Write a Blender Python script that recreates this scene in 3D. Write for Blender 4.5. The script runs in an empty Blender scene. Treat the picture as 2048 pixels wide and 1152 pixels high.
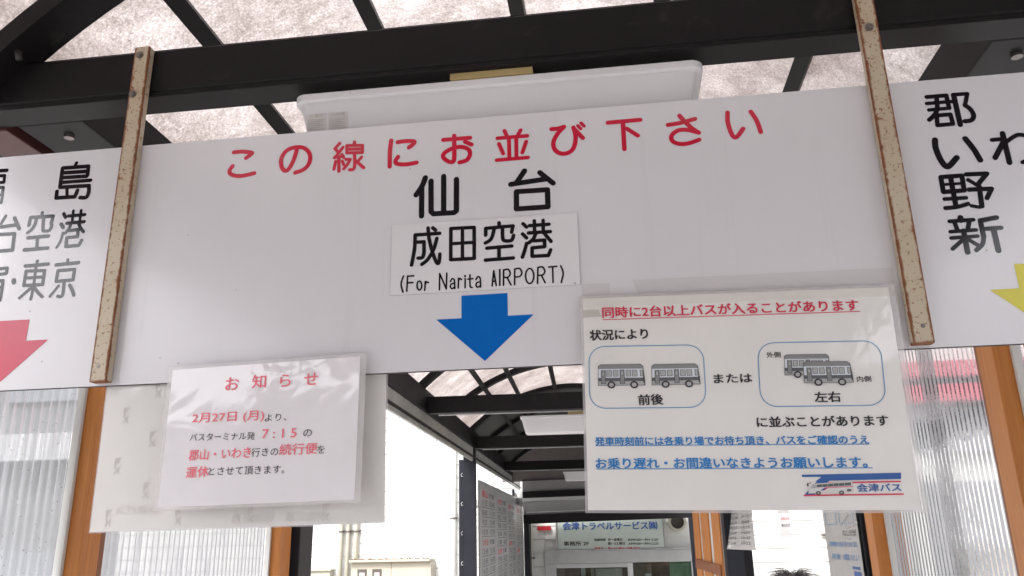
import bpy, bmesh, math, random
from mathutils import Vector, Matrix, geometry
random.seed(7)
R = math.radians
SC = bpy.context.scene
COL = SC.collection
H = 1.9                      # eye height of the photographer
CAM_R=[[0.9912207, 0.057262, 0.1191746], [0.1308207, -0.2940664, -0.9467898], [-0.0191698, 0.9540681, -0.2989758]]
F2_R=[[0.9991161, -0.042034, 0.0004542], [0.0420364, 0.9990578, -0.0107947], [-0.0, 0.0108043, 0.9999416]]
ARROW={"cx": -0.181, "hw": 0.0712, "sw": 0.0339, "zt": 0.3447, "zs": 0.3106, "zb": 0.2458, "red": -0.9341, "yel": 0.5765, "redz": 0.3121, "yelz": 0.3107}
STROKES={"red":[["s",0.0072,[[-0.5876,0.608],[-0.5732,0.6081],[-0.5585,0.6051],[-0.5571,0.6028],[-0.566,0.5961]]],["s",0.0071,[[-0.5876,0.5837],[-0.5923,0.5747],[-0.5862,0.5678],[-0.5712,0.5649],[-0.5499,0.5681]]],["s",0.0071,[[-0.4814,0.6067],[-0.4838,0.5931],[-0.4885,0.5789],[-0.4944,0.5692],[-0.5,0.5688],[-0.5054,0.5769],[-0.5063,0.5907],[-0.499,0.603],[-0.4863,0.6079],[-0.4716,0.6063],[-0.4618,0.5981],[-0.4584,0.5867],[-0.4612,0.575],[-0.4693,0.5672],[-0.4819,0.5634]]],["l",0.0055,[[-0.4111,0.6087],[-0.4184,0.6],[-0.4127,0.5934]]],["l",0.0055,[[-0.4053,0.6013],[-0.4149,0.5878],[-0.4186,0.5842]]],["l",0.0055,[[-0.4181,0.5843],[-0.4043,0.5858]]],["l",0.005,[[-0.4067,0.5891],[-0.4032,0.5829]]],["l",0.0056,[[-0.4113,0.5844],[-0.4101,0.56]]],["l",0.0053,[[-0.4162,0.5777],[-0.4184,0.5642]]],["l",0.0049,[[-0.4055,0.5775],[-0.4027,0.5705]]],["l",0.0056,[[-0.3868,0.609],[-0.3866,0.6036]]],["l",0.0054,[[-0.3991,0.6038],[-0.3735,0.602],[-0.3733,0.5893],[-0.3985,0.5908],[-0.3991,0.6038]]],["l",0.0055,[[-0.3988,0.5973],[-0.3732,0.5956]]],["s",0.0056,[[-0.386,0.5891],[-0.3851,0.5737],[-0.3853,0.5645],[-0.3877,0.5611],[-0.3928,0.5612]]],["l",0.0053,[[-0.3996,0.5797],[-0.3924,0.5791],[-0.3968,0.5705],[-0.4024,0.5637]]],["l",0.0053,[[-0.374,0.5816],[-0.3811,0.5737]]],["l",0.0055,[[-0.3839,0.5762],[-0.3701,0.5627]]],["s",0.0072,[[-0.3271,0.6062],[-0.3286,0.5863],[-0.3283,0.5613]]],["s",0.0072,[[-0.3165,0.6025],[-0.3042,0.6032],[-0.2909,0.6017],[-0.2908,0.5977],[-0.2982,0.5918]]],["s",0.0071,[[-0.3154,0.577],[-0.3194,0.5695],[-0.3159,0.565],[-0.3018,0.563],[-0.2856,0.5647]]],["l",0.0071,[[-0.2436,0.6001],[-0.2013,0.6]]],["s",0.0071,[[-0.2263,0.6058],[-0.2261,0.5892],[-0.2262,0.5675],[-0.2285,0.5611],[-0.2354,0.5625],[-0.2431,0.5698],[-0.2416,0.5772],[-0.2293,0.5841],[-0.2155,0.5855],[-0.2043,0.5807],[-0.2014,0.5721],[-0.2063,0.5625],[-0.2178,0.5593]]],["l",0.0071,[[-0.209,0.5938],[-0.1989,0.5881]]],["l",0.0064,[[-0.1471,0.6072],[-0.1435,0.598]]],["l",0.0064,[[-0.122,0.6061],[-0.1264,0.5981]]],["l",0.0064,[[-0.1584,0.5954],[-0.112,0.5955]]],["l",0.0063,[[-0.1405,0.5952],[-0.1404,0.5586]]],["l",0.0063,[[-0.1291,0.595],[-0.1295,0.5585]]],["l",0.0063,[[-0.1561,0.5857],[-0.1497,0.5685]]],["l",0.0063,[[-0.1139,0.5858],[-0.1202,0.5676]]],["l",0.0063,[[-0.16,0.5583],[-0.1118,0.5587]]],["s",0.0072,[[-0.0743,0.6035],[-0.065,0.6036],[-0.055,0.6058]]],["s",0.0071,[[-0.055,0.6056],[-0.0653,0.5947],[-0.072,0.5813],[-0.0707,0.5693],[-0.0629,0.5617],[-0.0523,0.5608],[-0.0431,0.5669],[-0.0385,0.5803],[-0.0385,0.5933],[-0.0407,0.6033]]],["l",0.0071,[[-0.0403,0.6014],[-0.0272,0.5843]]],["l",0.0053,[[-0.034,0.6059],[-0.0296,0.6001]]],["l",0.0053,[[-0.0288,0.61],[-0.0244,0.6042]]],["l",0.0071,[[0.0121,0.6067],[0.0607,0.6072]]],["l",0.007,[[0.0346,0.6046],[0.0341,0.5603]]],["l",0.0067,[[0.0397,0.5942],[0.0555,0.5809]]],["s",0.007,[[0.1013,0.5948],[0.1202,0.5966],[0.1418,0.6013]]],["s",0.007,[[0.1195,0.6087],[0.1272,0.5971],[0.1366,0.5855],[0.1454,0.5778]]],["s",0.0069,[[0.1454,0.5778],[0.1296,0.5838],[0.1158,0.5844],[0.1057,0.5771],[0.1058,0.5677],[0.1157,0.5618],[0.1295,0.5618],[0.1449,0.5662]]],["s",0.0069,[[0.1902,0.6075],[0.189,0.5915],[0.192,0.5737],[0.1963,0.5656],[0.2017,0.568],[0.21,0.5787]]],["s",0.0069,[[0.2239,0.6059],[0.231,0.5896],[0.2346,0.5709]]]],"black":[["s",0.0086,[[-0.2713,0.5378],[-0.2764,0.5238],[-0.2854,0.5101]]],["l",0.0084,[[-0.2767,0.5205],[-0.2765,0.4745]]],["l",0.0084,[[-0.2623,0.5316],[-0.2617,0.4806],[-0.2579,0.4768],[-0.2263,0.4764],[-0.2227,0.4793],[-0.2226,0.5313]]],["l",0.0084,[[-0.2426,0.5379],[-0.2422,0.4775]]],["l",0.0084,[[-0.1176,0.5368],[-0.1299,0.5187]]],["l",0.0083,[[-0.1392,0.5162],[-0.0854,0.5207]]],["l",0.0083,[[-0.0944,0.532],[-0.0749,0.513]]],["l",0.0082,[[-0.1307,0.5035],[-0.0838,0.503],[-0.0839,0.4753],[-0.1313,0.4753],[-0.1307,0.5035]]],["l",0.006,[[-0.8618,0.6121],[-0.863,0.6079]]],["l",0.0071,[[-0.885,0.6046],[-0.8395,0.6041]]],["l",0.007,[[-0.8846,0.5959],[-0.8397,0.595]]],["l",0.007,[[-0.884,0.5871],[-0.84,0.5863]]],["l",0.0066,[[-0.8845,0.5785],[-0.8318,0.5783]]],["l",0.007,[[-0.8842,0.5699],[-0.8333,0.5688]]],["l",0.007,[[-0.8855,0.6044],[-0.8847,0.5702]]],["l",0.007,[[-0.8393,0.6038],[-0.8387,0.5881]]],["s",0.0069,[[-0.8333,0.5688],[-0.8321,0.5593],[-0.8336,0.5501],[-0.8374,0.5478],[-0.8457,0.5487]]],["l",0.0069,[[-0.8888,0.5629],[-0.8884,0.5512],[-0.8553,0.5507],[-0.8526,0.5618]]],["l",0.0059,[[-0.872,0.5687],[-0.8694,0.5518]]],["l",0.0066,[[-1.0212,0.6099],[-0.987,0.6089]]],["l",0.0057,[[-1.0172,0.5999],[-0.9891,0.5994],[-0.9883,0.5872],[-1.0159,0.5877],[-1.0172,0.5999]]],["l",0.0054,[[-1.0185,0.5786],[-0.9876,0.5778],[-0.9864,0.5505],[-1.0147,0.5509],[-1.0185,0.5786]]],["l",0.0048,[[-1.017,0.5652],[-0.9871,0.5645]]],["l",0.0047,[[-1.0034,0.578],[-1.0004,0.5508]]],["l",0.0055,[[-1.0438,0.6155],[-1.0427,0.6084]]],["l",0.0057,[[-1.0548,0.6056],[-1.0332,0.6051],[-1.0512,0.5817]]],["l",0.0054,[[-1.0409,0.5921],[-1.0343,0.5529]]],["l",0.0055,[[-1.037,0.5859],[-1.0271,0.5766]]],["l",0.0053,[[-0.9737,0.5261],[-0.9797,0.5131]]],["l",0.0063,[[-0.9972,0.5056],[-0.9508,0.5086]]],["l",0.0063,[[-0.9574,0.521],[-0.9455,0.5011]]],["l",0.0062,[[-0.995,0.4939],[-0.9524,0.4932],[-0.951,0.4648],[-0.9925,0.4643],[-0.995,0.4939]]],["l",0.005,[[-0.9091,0.527],[-0.909,0.5198]]],["l",0.0055,[[-0.9294,0.5059],[-0.9286,0.5194]]],["l",0.0063,[[-0.9283,0.5196],[-0.889,0.5193]]],["l",0.0058,[[-0.889,0.5193],[-0.8899,0.5059]]],["s",0.0054,[[-0.9176,0.5173],[-0.9192,0.5057],[-0.924,0.4973],[-0.9294,0.4931]]],["s",0.0056,[[-0.9051,0.5169],[-0.9031,0.4974],[-0.8992,0.4941],[-0.8907,0.495],[-0.8885,0.5035]]],["l",0.0062,[[-0.927,0.4841],[-0.8913,0.4849]]],["l",0.0052,[[-0.9104,0.4842],[-0.9082,0.4649]]],["l",0.0062,[[-0.9299,0.4636],[-0.8892,0.4641]]],["l",0.0058,[[-0.8704,0.5221],[-0.8663,0.5154]]],["l",0.0064,[[-0.8721,0.504],[-0.8678,0.4979]]],["s",0.0043,[[-0.8663,0.4884],[-0.8689,0.4743],[-0.8741,0.4636]]],["l",0.0058,[[-0.862,0.5174],[-0.8334,0.5178]]],["l",0.0058,[[-0.8624,0.5049],[-0.8321,0.5054]]],["l",0.0048,[[-0.8541,0.526],[-0.8533,0.5045]]],["l",0.0048,[[-0.8407,0.5258],[-0.84,0.5056]]],["s",0.0052,[[-0.855,0.5034],[-0.857,0.4956],[-0.8624,0.4877]]],["s",0.0056,[[-0.8414,0.5031],[-0.8371,0.4947],[-0.831,0.4879]]],["l",0.0058,[[-0.8579,0.4917],[-0.8408,0.4925],[-0.84,0.4803],[-0.8586,0.4796],[-0.8578,0.4647],[-0.8356,0.465],[-0.8319,0.4736]]],["l",0.0055,[[-0.9794,0.4334],[-0.9545,0.4345],[-0.9545,0.4252],[-0.9776,0.424]]],["l",0.0055,[[-0.9715,0.4131],[-0.9581,0.4136],[-0.957,0.3941],[-0.9573,0.3806],[-0.9633,0.3799]]],["l",0.0045,[[-0.9695,0.4027],[-0.9574,0.4029]]],["l",0.0045,[[-0.9677,0.3928],[-0.9575,0.3927]]],["l",0.0053,[[-0.9374,0.411],[-0.9373,0.41],[-0.9374,0.4091],[-0.9376,0.4085],[-0.9381,0.4082],[-0.9386,0.4082],[-0.9391,0.4086],[-0.9396,0.4093],[-0.94,0.4102],[-0.9403,0.4112],[-0.9404,0.4122],[-0.9403,0.4131],[-0.94,0.4137],[-0.9396,0.4141],[-0.9391,0.414],[-0.9386,0.4136],[-0.9381,0.413],[-0.9377,0.412],[-0.9374,0.411]]],["l",0.0047,[[-0.9035,0.4434],[-0.9043,0.437]]],["l",0.0061,[[-0.9233,0.4357],[-0.8839,0.4367]]],["l",0.0054,[[-0.9205,0.427],[-0.8883,0.4261],[-0.8878,0.4026],[-0.9201,0.4029],[-0.9205,0.427]]],["l",0.005,[[-0.92,0.4153],[-0.8887,0.4154]]],["l",0.0046,[[-0.9045,0.437],[-0.9028,0.4006],[-0.9044,0.379]]],["l",0.005,[[-0.906,0.3989],[-0.9241,0.3825]]],["s",0.0052,[[-0.9008,0.3976],[-0.8928,0.3889],[-0.8847,0.3821]]],["l",0.0049,[[-0.8509,0.4419],[-0.8509,0.4367]]],["l",0.006,[[-0.8698,0.4343],[-0.8314,0.4355]]],["l",0.0056,[[-0.865,0.4242],[-0.8368,0.4248],[-0.8368,0.4071],[-0.8652,0.4066],[-0.865,0.4242]]],["s",0.0052,[[-0.8514,0.4048],[-0.8505,0.3897],[-0.8508,0.3821],[-0.854,0.3807],[-0.8587,0.3818]]],["l",0.0044,[[-0.8599,0.3988],[-0.8721,0.3819]]],["s",0.0056,[[-0.841,0.3988],[-0.8358,0.3908],[-0.8314,0.3817]]],["l",0.0066,[[0.4735,0.6065],[0.5005,0.6065],[0.5008,0.5856]]],["l",0.0058,[[0.4718,0.596],[0.5081,0.5958]]],["l",0.0058,[[0.4731,0.5852],[0.501,0.5856]]],["s",0.0067,[[0.4867,0.6059],[0.4851,0.5881],[0.4802,0.5778],[0.471,0.5694]]],["l",0.0064,[[0.482,0.5755],[0.5009,0.5755],[0.5017,0.56],[0.4806,0.5597],[0.482,0.5755]]],["l",0.0061,[[0.51,0.6068],[0.5292,0.6065],[0.5231,0.5886]]],["s",0.0069,[[0.523,0.5883],[0.529,0.5814],[0.5317,0.5713],[0.5275,0.5639],[0.5183,0.5628]]],["l",0.0076,[[0.5104,0.6062],[0.5113,0.5579]]],["s",0.0085,[[0.4734,0.537],[0.4722,0.5253],[0.4751,0.5079],[0.4804,0.4955],[0.4861,0.4956],[0.4975,0.507]]],["s",0.0083,[[0.514,0.5355],[0.5224,0.5179],[0.5278,0.5008]]],["l",0.0078,[[0.5646,0.5392],[0.5653,0.4936]]],["l",0.0063,[[0.5492,0.5304],[0.5659,0.5307]]],["l",0.0076,[[0.5642,0.5272],[0.548,0.5027]]],["s",0.0063,[[0.5683,0.5266],[0.5789,0.5332],[0.5875,0.5352],[0.6008,0.5289],[0.604,0.5139],[0.5949,0.499],[0.5824,0.4928]]],["l",0.0068,[[0.4716,0.479],[0.4996,0.479],[0.4987,0.4564],[0.4711,0.4563],[0.4716,0.479]]],["l",0.0072,[[0.4843,0.479],[0.4839,0.4338]]],["l",0.0044,[[0.4724,0.4673],[0.4987,0.4674]]],["l",0.0058,[[0.4707,0.4454],[0.4992,0.4453]]],["s",0.0062,[[0.4697,0.4318],[0.485,0.4325],[0.5002,0.4361]]],["l",0.0068,[[0.5056,0.4804],[0.5327,0.4795],[0.5197,0.4658]]],["l",0.0058,[[0.5066,0.4719],[0.5195,0.4608]]],["l",0.0067,[[0.5051,0.4571],[0.5347,0.4563],[0.5263,0.4428]]],["l",0.0071,[[0.5193,0.461],[0.5174,0.4313]]],["s",0.0053,[[0.5174,0.4313],[0.5138,0.4301],[0.504,0.4328]]],["l",0.008,[[0.4867,0.4163],[0.4865,0.4124]]],["l",0.0059,[[0.4717,0.4119],[0.5028,0.4121]]],["l",0.0062,[[0.4778,0.4096],[0.48,0.3972]]],["l",0.0062,[[0.4969,0.4094],[0.4929,0.3975]]],["l",0.0055,[[0.4702,0.3967],[0.5037,0.397]]],["l",0.0054,[[0.4697,0.3874],[0.504,0.3879]]],["l",0.0074,[[0.4874,0.3967],[0.4872,0.3654]]],["l",0.0057,[[0.4853,0.3847],[0.4689,0.3716]]],["l",0.0056,[[0.4915,0.3837],[0.5031,0.3739]]],["l",0.0069,[[0.5332,0.4132],[0.5115,0.4102],[0.5117,0.3865]]],["s",0.0061,[[0.5117,0.3865],[0.5082,0.3759],[0.4988,0.3676]]],["l",0.0063,[[0.5164,0.3977],[0.5363,0.3979]]],["l",0.0076,[[0.5262,0.3958],[0.5268,0.3653]]]],"st":[["l",0.0058,[[-0.2854,0.4439],[-0.2478,0.444]]],["s",0.0058,[[-0.2854,0.4436],[-0.286,0.422],[-0.2901,0.3963]]],["l",0.0058,[[-0.284,0.432],[-0.2717,0.432]]],["s",0.0058,[[-0.2717,0.432],[-0.2716,0.4148],[-0.2739,0.4073],[-0.2803,0.4067]]],["s",0.0057,[[-0.2658,0.4539],[-0.2638,0.4361],[-0.2583,0.414],[-0.2522,0.3981],[-0.2485,0.3979],[-0.2473,0.4109]]],["s",0.0058,[[-0.2521,0.4361],[-0.2569,0.4185],[-0.2656,0.4036],[-0.2744,0.3965]]],["l",0.0058,[[-0.2584,0.4535],[-0.2542,0.4496]]],["l",0.0057,[[-0.2307,0.4505],[-0.1953,0.4498],[-0.1955,0.4006],[-0.2308,0.4009],[-0.2307,0.4505]]],["l",0.0054,[[-0.2131,0.4498],[-0.2131,0.401]]],["l",0.0054,[[-0.2309,0.4261],[-0.1954,0.426]]],["l",0.0058,[[-0.1576,0.4545],[-0.1576,0.4483]]],["l",0.0057,[[-0.178,0.4361],[-0.1778,0.447],[-0.1367,0.448],[-0.1392,0.4381]]],["s",0.0057,[[-0.165,0.4464],[-0.1674,0.4357],[-0.1711,0.4282],[-0.1785,0.4238]]],["s",0.0057,[[-0.1525,0.4456],[-0.1524,0.4292],[-0.1485,0.4251],[-0.1393,0.4256],[-0.1362,0.4328]]],["l",0.0057,[[-0.1764,0.4154],[-0.1392,0.4163]]],["l",0.0056,[[-0.1584,0.415],[-0.1584,0.3974]]],["l",0.0056,[[-0.1788,0.3968],[-0.1374,0.3976]]],["l",0.0057,[[-0.1217,0.4504],[-0.1167,0.4446]]],["l",0.0057,[[-0.1228,0.4342],[-0.1171,0.4276]]],["s",0.0056,[[-0.1171,0.4191],[-0.1198,0.4094],[-0.1239,0.3977]]],["l",0.0057,[[-0.1123,0.4466],[-0.0832,0.4468]]],["l",0.0057,[[-0.114,0.4351],[-0.0817,0.4351]]],["l",0.0054,[[-0.1048,0.4538],[-0.1049,0.4352]]],["l",0.0054,[[-0.0917,0.4537],[-0.092,0.4351]]],["s",0.0057,[[-0.1032,0.4336],[-0.107,0.4254],[-0.1137,0.4197]]],["l",0.0056,[[-0.0916,0.4343],[-0.0812,0.4197]]],["l",0.0056,[[-0.1064,0.4222],[-0.0905,0.4224],[-0.0908,0.412],[-0.1092,0.4114],[-0.1095,0.3983],[-0.0856,0.398],[-0.0821,0.4065]]],["s",0.0026,[[-0.3021,0.3799],[-0.3054,0.3679],[-0.3025,0.3548]]],["l",0.0025,[[-0.2957,0.3795],[-0.2967,0.356]]],["l",0.0026,[[-0.2957,0.3792],[-0.2865,0.3792]]],["l",0.0025,[[-0.2961,0.3688],[-0.2874,0.3688]]],["l",0.0025,[[-0.2741,0.3634],[-0.2743,0.361],[-0.2749,0.359],[-0.2758,0.3575],[-0.2769,0.3567],[-0.2782,0.3568],[-0.2793,0.3577],[-0.2803,0.3593],[-0.281,0.3614],[-0.2812,0.3638],[-0.281,0.3662],[-0.2805,0.3683],[-0.2795,0.3698],[-0.2784,0.3705],[-0.2772,0.3704],[-0.276,0.3695],[-0.275,0.3679],[-0.2744,0.3658],[-0.2741,0.3634]]],["l",0.0025,[[-0.2689,0.3694],[-0.2695,0.3559]]],["s",0.0025,[[-0.269,0.3642],[-0.267,0.3686],[-0.2642,0.3672]]],["l",0.0025,[[-0.2475,0.3553],[-0.2472,0.3803],[-0.2372,0.3559],[-0.2366,0.3803]]],["s",0.0025,[[-0.2311,0.3667],[-0.2285,0.3711],[-0.2253,0.369],[-0.2247,0.3615],[-0.2245,0.3558]]],["s",0.0025,[[-0.2251,0.3638],[-0.2297,0.363],[-0.2311,0.3589],[-0.2285,0.3557],[-0.2248,0.3582]]],["l",0.0025,[[-0.219,0.3714],[-0.2194,0.3562]]],["s",0.0025,[[-0.2192,0.3664],[-0.2171,0.3707],[-0.2145,0.369]]],["l",0.0025,[[-0.2091,0.3699],[-0.2093,0.356]]],["l",0.003,[[-0.2092,0.3744],[-0.2092,0.3735]]],["s",0.0025,[[-0.2019,0.3755],[-0.2019,0.3601],[-0.2006,0.3563],[-0.1987,0.3559]]],["l",0.0025,[[-0.2052,0.369],[-0.1976,0.3693]]],["s",0.0025,[[-0.193,0.3674],[-0.1903,0.3717],[-0.1871,0.37],[-0.1863,0.3629],[-0.1862,0.3559]]],["s",0.0025,[[-0.1868,0.3637],[-0.1915,0.3628],[-0.193,0.3588],[-0.1904,0.3557],[-0.1867,0.358]]],["l",0.0025,[[-0.1693,0.3563],[-0.1665,0.3796],[-0.1632,0.3566]]],["l",0.0025,[[-0.1683,0.3633],[-0.1641,0.3635]]],["l",0.0025,[[-0.1576,0.381],[-0.158,0.3564]]],["l",0.0025,[[-0.1525,0.3564],[-0.1519,0.3799]]],["s",0.0025,[[-0.1519,0.3799],[-0.1453,0.3804],[-0.1423,0.3744],[-0.1453,0.3686],[-0.1519,0.3684]]],["l",0.0025,[[-0.147,0.3681],[-0.1416,0.3564]]],["l",0.0025,[[-0.1363,0.3564],[-0.1355,0.3803]]],["s",0.0025,[[-0.1355,0.3803],[-0.1284,0.3805],[-0.1253,0.3741],[-0.1283,0.3685],[-0.1355,0.3683]]],["l",0.0025,[[-0.1079,0.3678],[-0.1084,0.3639],[-0.1095,0.3604],[-0.1112,0.3579],[-0.1131,0.3567],[-0.1152,0.3568],[-0.1171,0.3583],[-0.1187,0.361],[-0.1196,0.3645],[-0.1199,0.3685],[-0.1194,0.3725],[-0.1183,0.376],[-0.1166,0.3785],[-0.1146,0.3797],[-0.1125,0.3796],[-0.1106,0.3781],[-0.1091,0.3754],[-0.1082,0.3718],[-0.1079,0.3678]]],["l",0.0025,[[-0.1028,0.3563],[-0.1015,0.3803]]],["s",0.0025,[[-0.1015,0.3806],[-0.0947,0.3808],[-0.0917,0.3743],[-0.0948,0.3688],[-0.1019,0.3685]]],["l",0.0025,[[-0.0968,0.368],[-0.0917,0.3567]]],["l",0.0025,[[-0.0859,0.3802],[-0.074,0.3806]]],["l",0.0025,[[-0.08,0.3803],[-0.0803,0.3563]]],["s",0.0025,[[-0.0683,0.381],[-0.0651,0.3696],[-0.0684,0.3556]]]]}
POSTER_TEXT=[["同時に2台以上バスが入ることがあります",-0.0118,0.2968,0.3312,0.2885,0.0157,"red",1.5],["状況により",-0.0308,0.2654,0.0487,0.2638,0.0149,"black",1.5],["前後",0.03,0.173,0.0627,0.1725,0.0141,"black",1.5],["または",0.1321,0.1983,0.1816,0.1975,0.0119,"black",1.5],["外側",0.204,0.2294,0.2224,0.2293,0.008,"black",0.6],["内側",0.3154,0.1917,0.3332,0.1917,0.0077,"black",0.6],["左右",0.2591,0.1673,0.2916,0.1668,0.0137,"black",1.5],["に並ぶことがあります",0.182,0.1378,0.3464,0.1339,0.0136,"black",1.5],["発車時刻前には各乗り場でお待ち頂き、バスをご確認のうえ",-0.0307,0.1212,0.3188,0.1116,0.011,"blue",1.6],["お乗り遅れ・お間違いなきようお願いします。",-0.0314,0.091,0.3127,0.0819,0.0136,"blue",1.6],["会津バス",0.2963,0.0522,0.349,0.0516,0.0097,"navy",1.4]]
NOTICE_TEXT=[["お",-0.5587,0.217,-0.5388,0.217,0.0187,"red",0.6],["知",-0.519,0.2185,-0.4985,0.2186,0.0193,"red",0.6],["ら",-0.4776,0.2189,-0.4616,0.2191,0.018,"red",0.6],["せ",-0.4414,0.22,-0.4213,0.22,0.0173,"red",0.6],["2月27日 (月)",-0.6041,0.1692,-0.4976,0.17,0.016,"red",0.6],["より、",-0.4961,0.1699,-0.4642,0.1704,0.0105,"black",0],["バスターミナル発",-0.6047,0.1453,-0.5088,0.1449,0.0111,"black",0],["7 : 1 5",-0.498,0.1463,-0.4484,0.1463,0.0127,"red",0.8],["の",-0.4382,0.1465,-0.4257,0.1469,0.0103,"black",0],["郡山・いわき",-0.6034,0.1182,-0.5123,0.1199,0.015,"red",0.6],["行きの",-0.5118,0.1211,-0.4732,0.1215,0.012,"black",0],["続行便",-0.4715,0.122,-0.4166,0.1225,0.0154,"red",0.6],["を",-0.4166,0.1225,-0.4053,0.123,0.0107,"black",0],["運休",-0.6046,0.0941,-0.5714,0.0952,0.0154,"red",0.6],["とさせて頂きます。",-0.5713,0.0968,-0.4623,0.097,0.0113,"black",0]]
WALL_TEXT=[["会津トラベルサービス㈱",-0.8463,0.1486,0.4694,0.1317,0.1058,"navy",1.6],["事務所 2F",-0.8448,-0.0642,-0.4924,-0.0681,0.0601,"black",1.2],["営業時間",-0.412,-0.0097,-0.2584,-0.01,0.0339,"black",1.4],["月～金曜日",-0.2246,-0.0106,-0.0285,-0.0118,0.0364,"black",1.4],["AM9:00～PM 5:30",0.0522,-0.016,0.4678,-0.0213,0.0311,"black",1.2],["第1･3土曜日",-0.2274,-0.0626,0.0089,-0.0644,0.0363,"black",1.4],["AM9:00～PM12:20",0.0558,-0.0678,0.4707,-0.073,0.031,"black",1.2],["定休日",-0.4134,-0.1214,-0.2955,-0.1223,0.0337,"red",1.2],["第2･4土曜日･日曜･祝日",-0.2307,-0.1247,0.2062,-0.13,0.0336,"red",1.2]]
SHAPES={"u1":[[-0.012,0.2938],[0.3326,0.2867]],"u2":[[-0.0308,0.1204],[0.3187,0.1108]],"u3":[[-0.0315,0.0899],[0.3189,0.0809]],"box1":[[-0.0337,0.2573],[0.1224,0.2524],[0.1194,0.166],[-0.0364,0.1705]],"box2":[[0.1933,0.2511],[0.3523,0.2465],[0.348,0.1597],[0.1888,0.1638]],"bus1":[[-0.0218,0.2311],[0.0402,0.2291],[0.0407,0.1994],[-0.0233,0.2017]],"bus2":[[0.0508,0.228],[0.1134,0.2262],[0.114,0.1977],[0.0493,0.1991]],"bus3":[[0.2267,0.2331],[0.2853,0.2311],[0.2827,0.2028],[0.2245,0.2049]],"bus4":[[0.2496,0.2221],[0.3104,0.2198],[0.3107,0.1913],[0.2482,0.1932]],"lg_band":[[0.2304,0.0752],[0.352,0.0743],[0.3508,0.0666],[0.2469,0.067],[0.2552,0.0719],[0.2308,0.0726]],"lg_tri":[[0.2554,0.0732],[0.2707,0.0728],[0.2434,0.0498],[0.2298,0.0491]],"lg_r1":[[0.262,0.0652],[0.3505,0.0645],[0.3502,0.0628],[0.2605,0.0632]],"lg_r2":[[0.2299,0.0504],[0.3513,0.049],[0.351,0.0472],[0.2297,0.0486]],"lg_bus":[[0.2358,0.0647],[0.2926,0.0657],[0.291,0.0503],[0.2346,0.051]]}

# ------------------------------------------------------------------ camera
cam = bpy.data.cameras.new("camera")
cam.sensor_width = 36.0
cam.lens = 36.0 * 1622.0 / 2048.0
cam.clip_start = 0.02
cam.clip_end = 500.0
camo = bpy.data.objects.new("camera", cam)
COL.objects.link(camo)
camo.matrix_world = Matrix.Translation((0, 0, H)) @ Matrix(CAM_R).to_4x4()
SC.camera = camo
# ------------------------------------------------------------------ sky, sun, exposure
SUN_EL, SUN_AZ = 52.0, 205.0     # azimuth clockwise from +Y, sun behind the camera
world = bpy.data.worlds.new("World")
SC.world = world
world.use_nodes = True
wn = world.node_tree
for n in list(wn.nodes):
    wn.nodes.remove(n)
sky = wn.nodes.new("ShaderNodeTexSky")
sky.sky_type = 'NISHITA'
sky.sun_disc = False
sky.sun_elevation = R(SUN_EL)
sky.sun_rotation = R(SUN_AZ)
sky.air_density = 1.0
sky.dust_density = 4.0
hsv = wn.nodes.new("ShaderNodeHueSaturation")
hsv.inputs['Saturation'].default_value = 0.22
tint = wn.nodes.new("ShaderNodeMixRGB")
tint.blend_type = 'MULTIPLY'
tint.inputs[0].default_value = 1.0
tint.inputs[2].default_value = (0.985, 0.975, 1.0, 1)
bg = wn.nodes.new("ShaderNodeBackground")
bg.inputs[1].default_value = 0.15
wo = wn.nodes.new("ShaderNodeOutputWorld")
wn.links.new(sky.outputs[0], hsv.inputs['Color'])
wn.links.new(hsv.outputs[0], tint.inputs[1])
wn.links.new(tint.outputs[0], bg.inputs[0])
wn.links.new(bg.outputs[0], wo.inputs[0])
sl = bpy.data.lights.new("sun", 'SUN')
sl.energy = 1.5
sl.angle = R(12)
sl.color = (1.0, 0.975, 0.955)
so = bpy.data.objects.new("sun", sl)
COL.objects.link(so)
_a, _e = R(SUN_AZ), R(SUN_EL)
_sd = Vector((math.sin(_a) * math.cos(_e), math.cos(_a) * math.cos(_e), math.sin(_e)))
so.rotation_euler = _sd.to_track_quat('Z', 'Y').to_euler()
SC.view_settings.view_transform = 'Standard'
SC.view_settings.look = 'None'
SC.view_settings.gamma = 1.0
SC.view_settings.use_curve_mapping = False
SC.view_settings.exposure = 1.72
SC.cycles.use_denoising = True
SC.cycles.max_bounces = 10
SC.cycles.transparent_max_bounces = 24
SC.cycles.sample_clamp_indirect = 8.0

# ------------------------------------------------------------------ materials
MAT = {}


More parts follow.
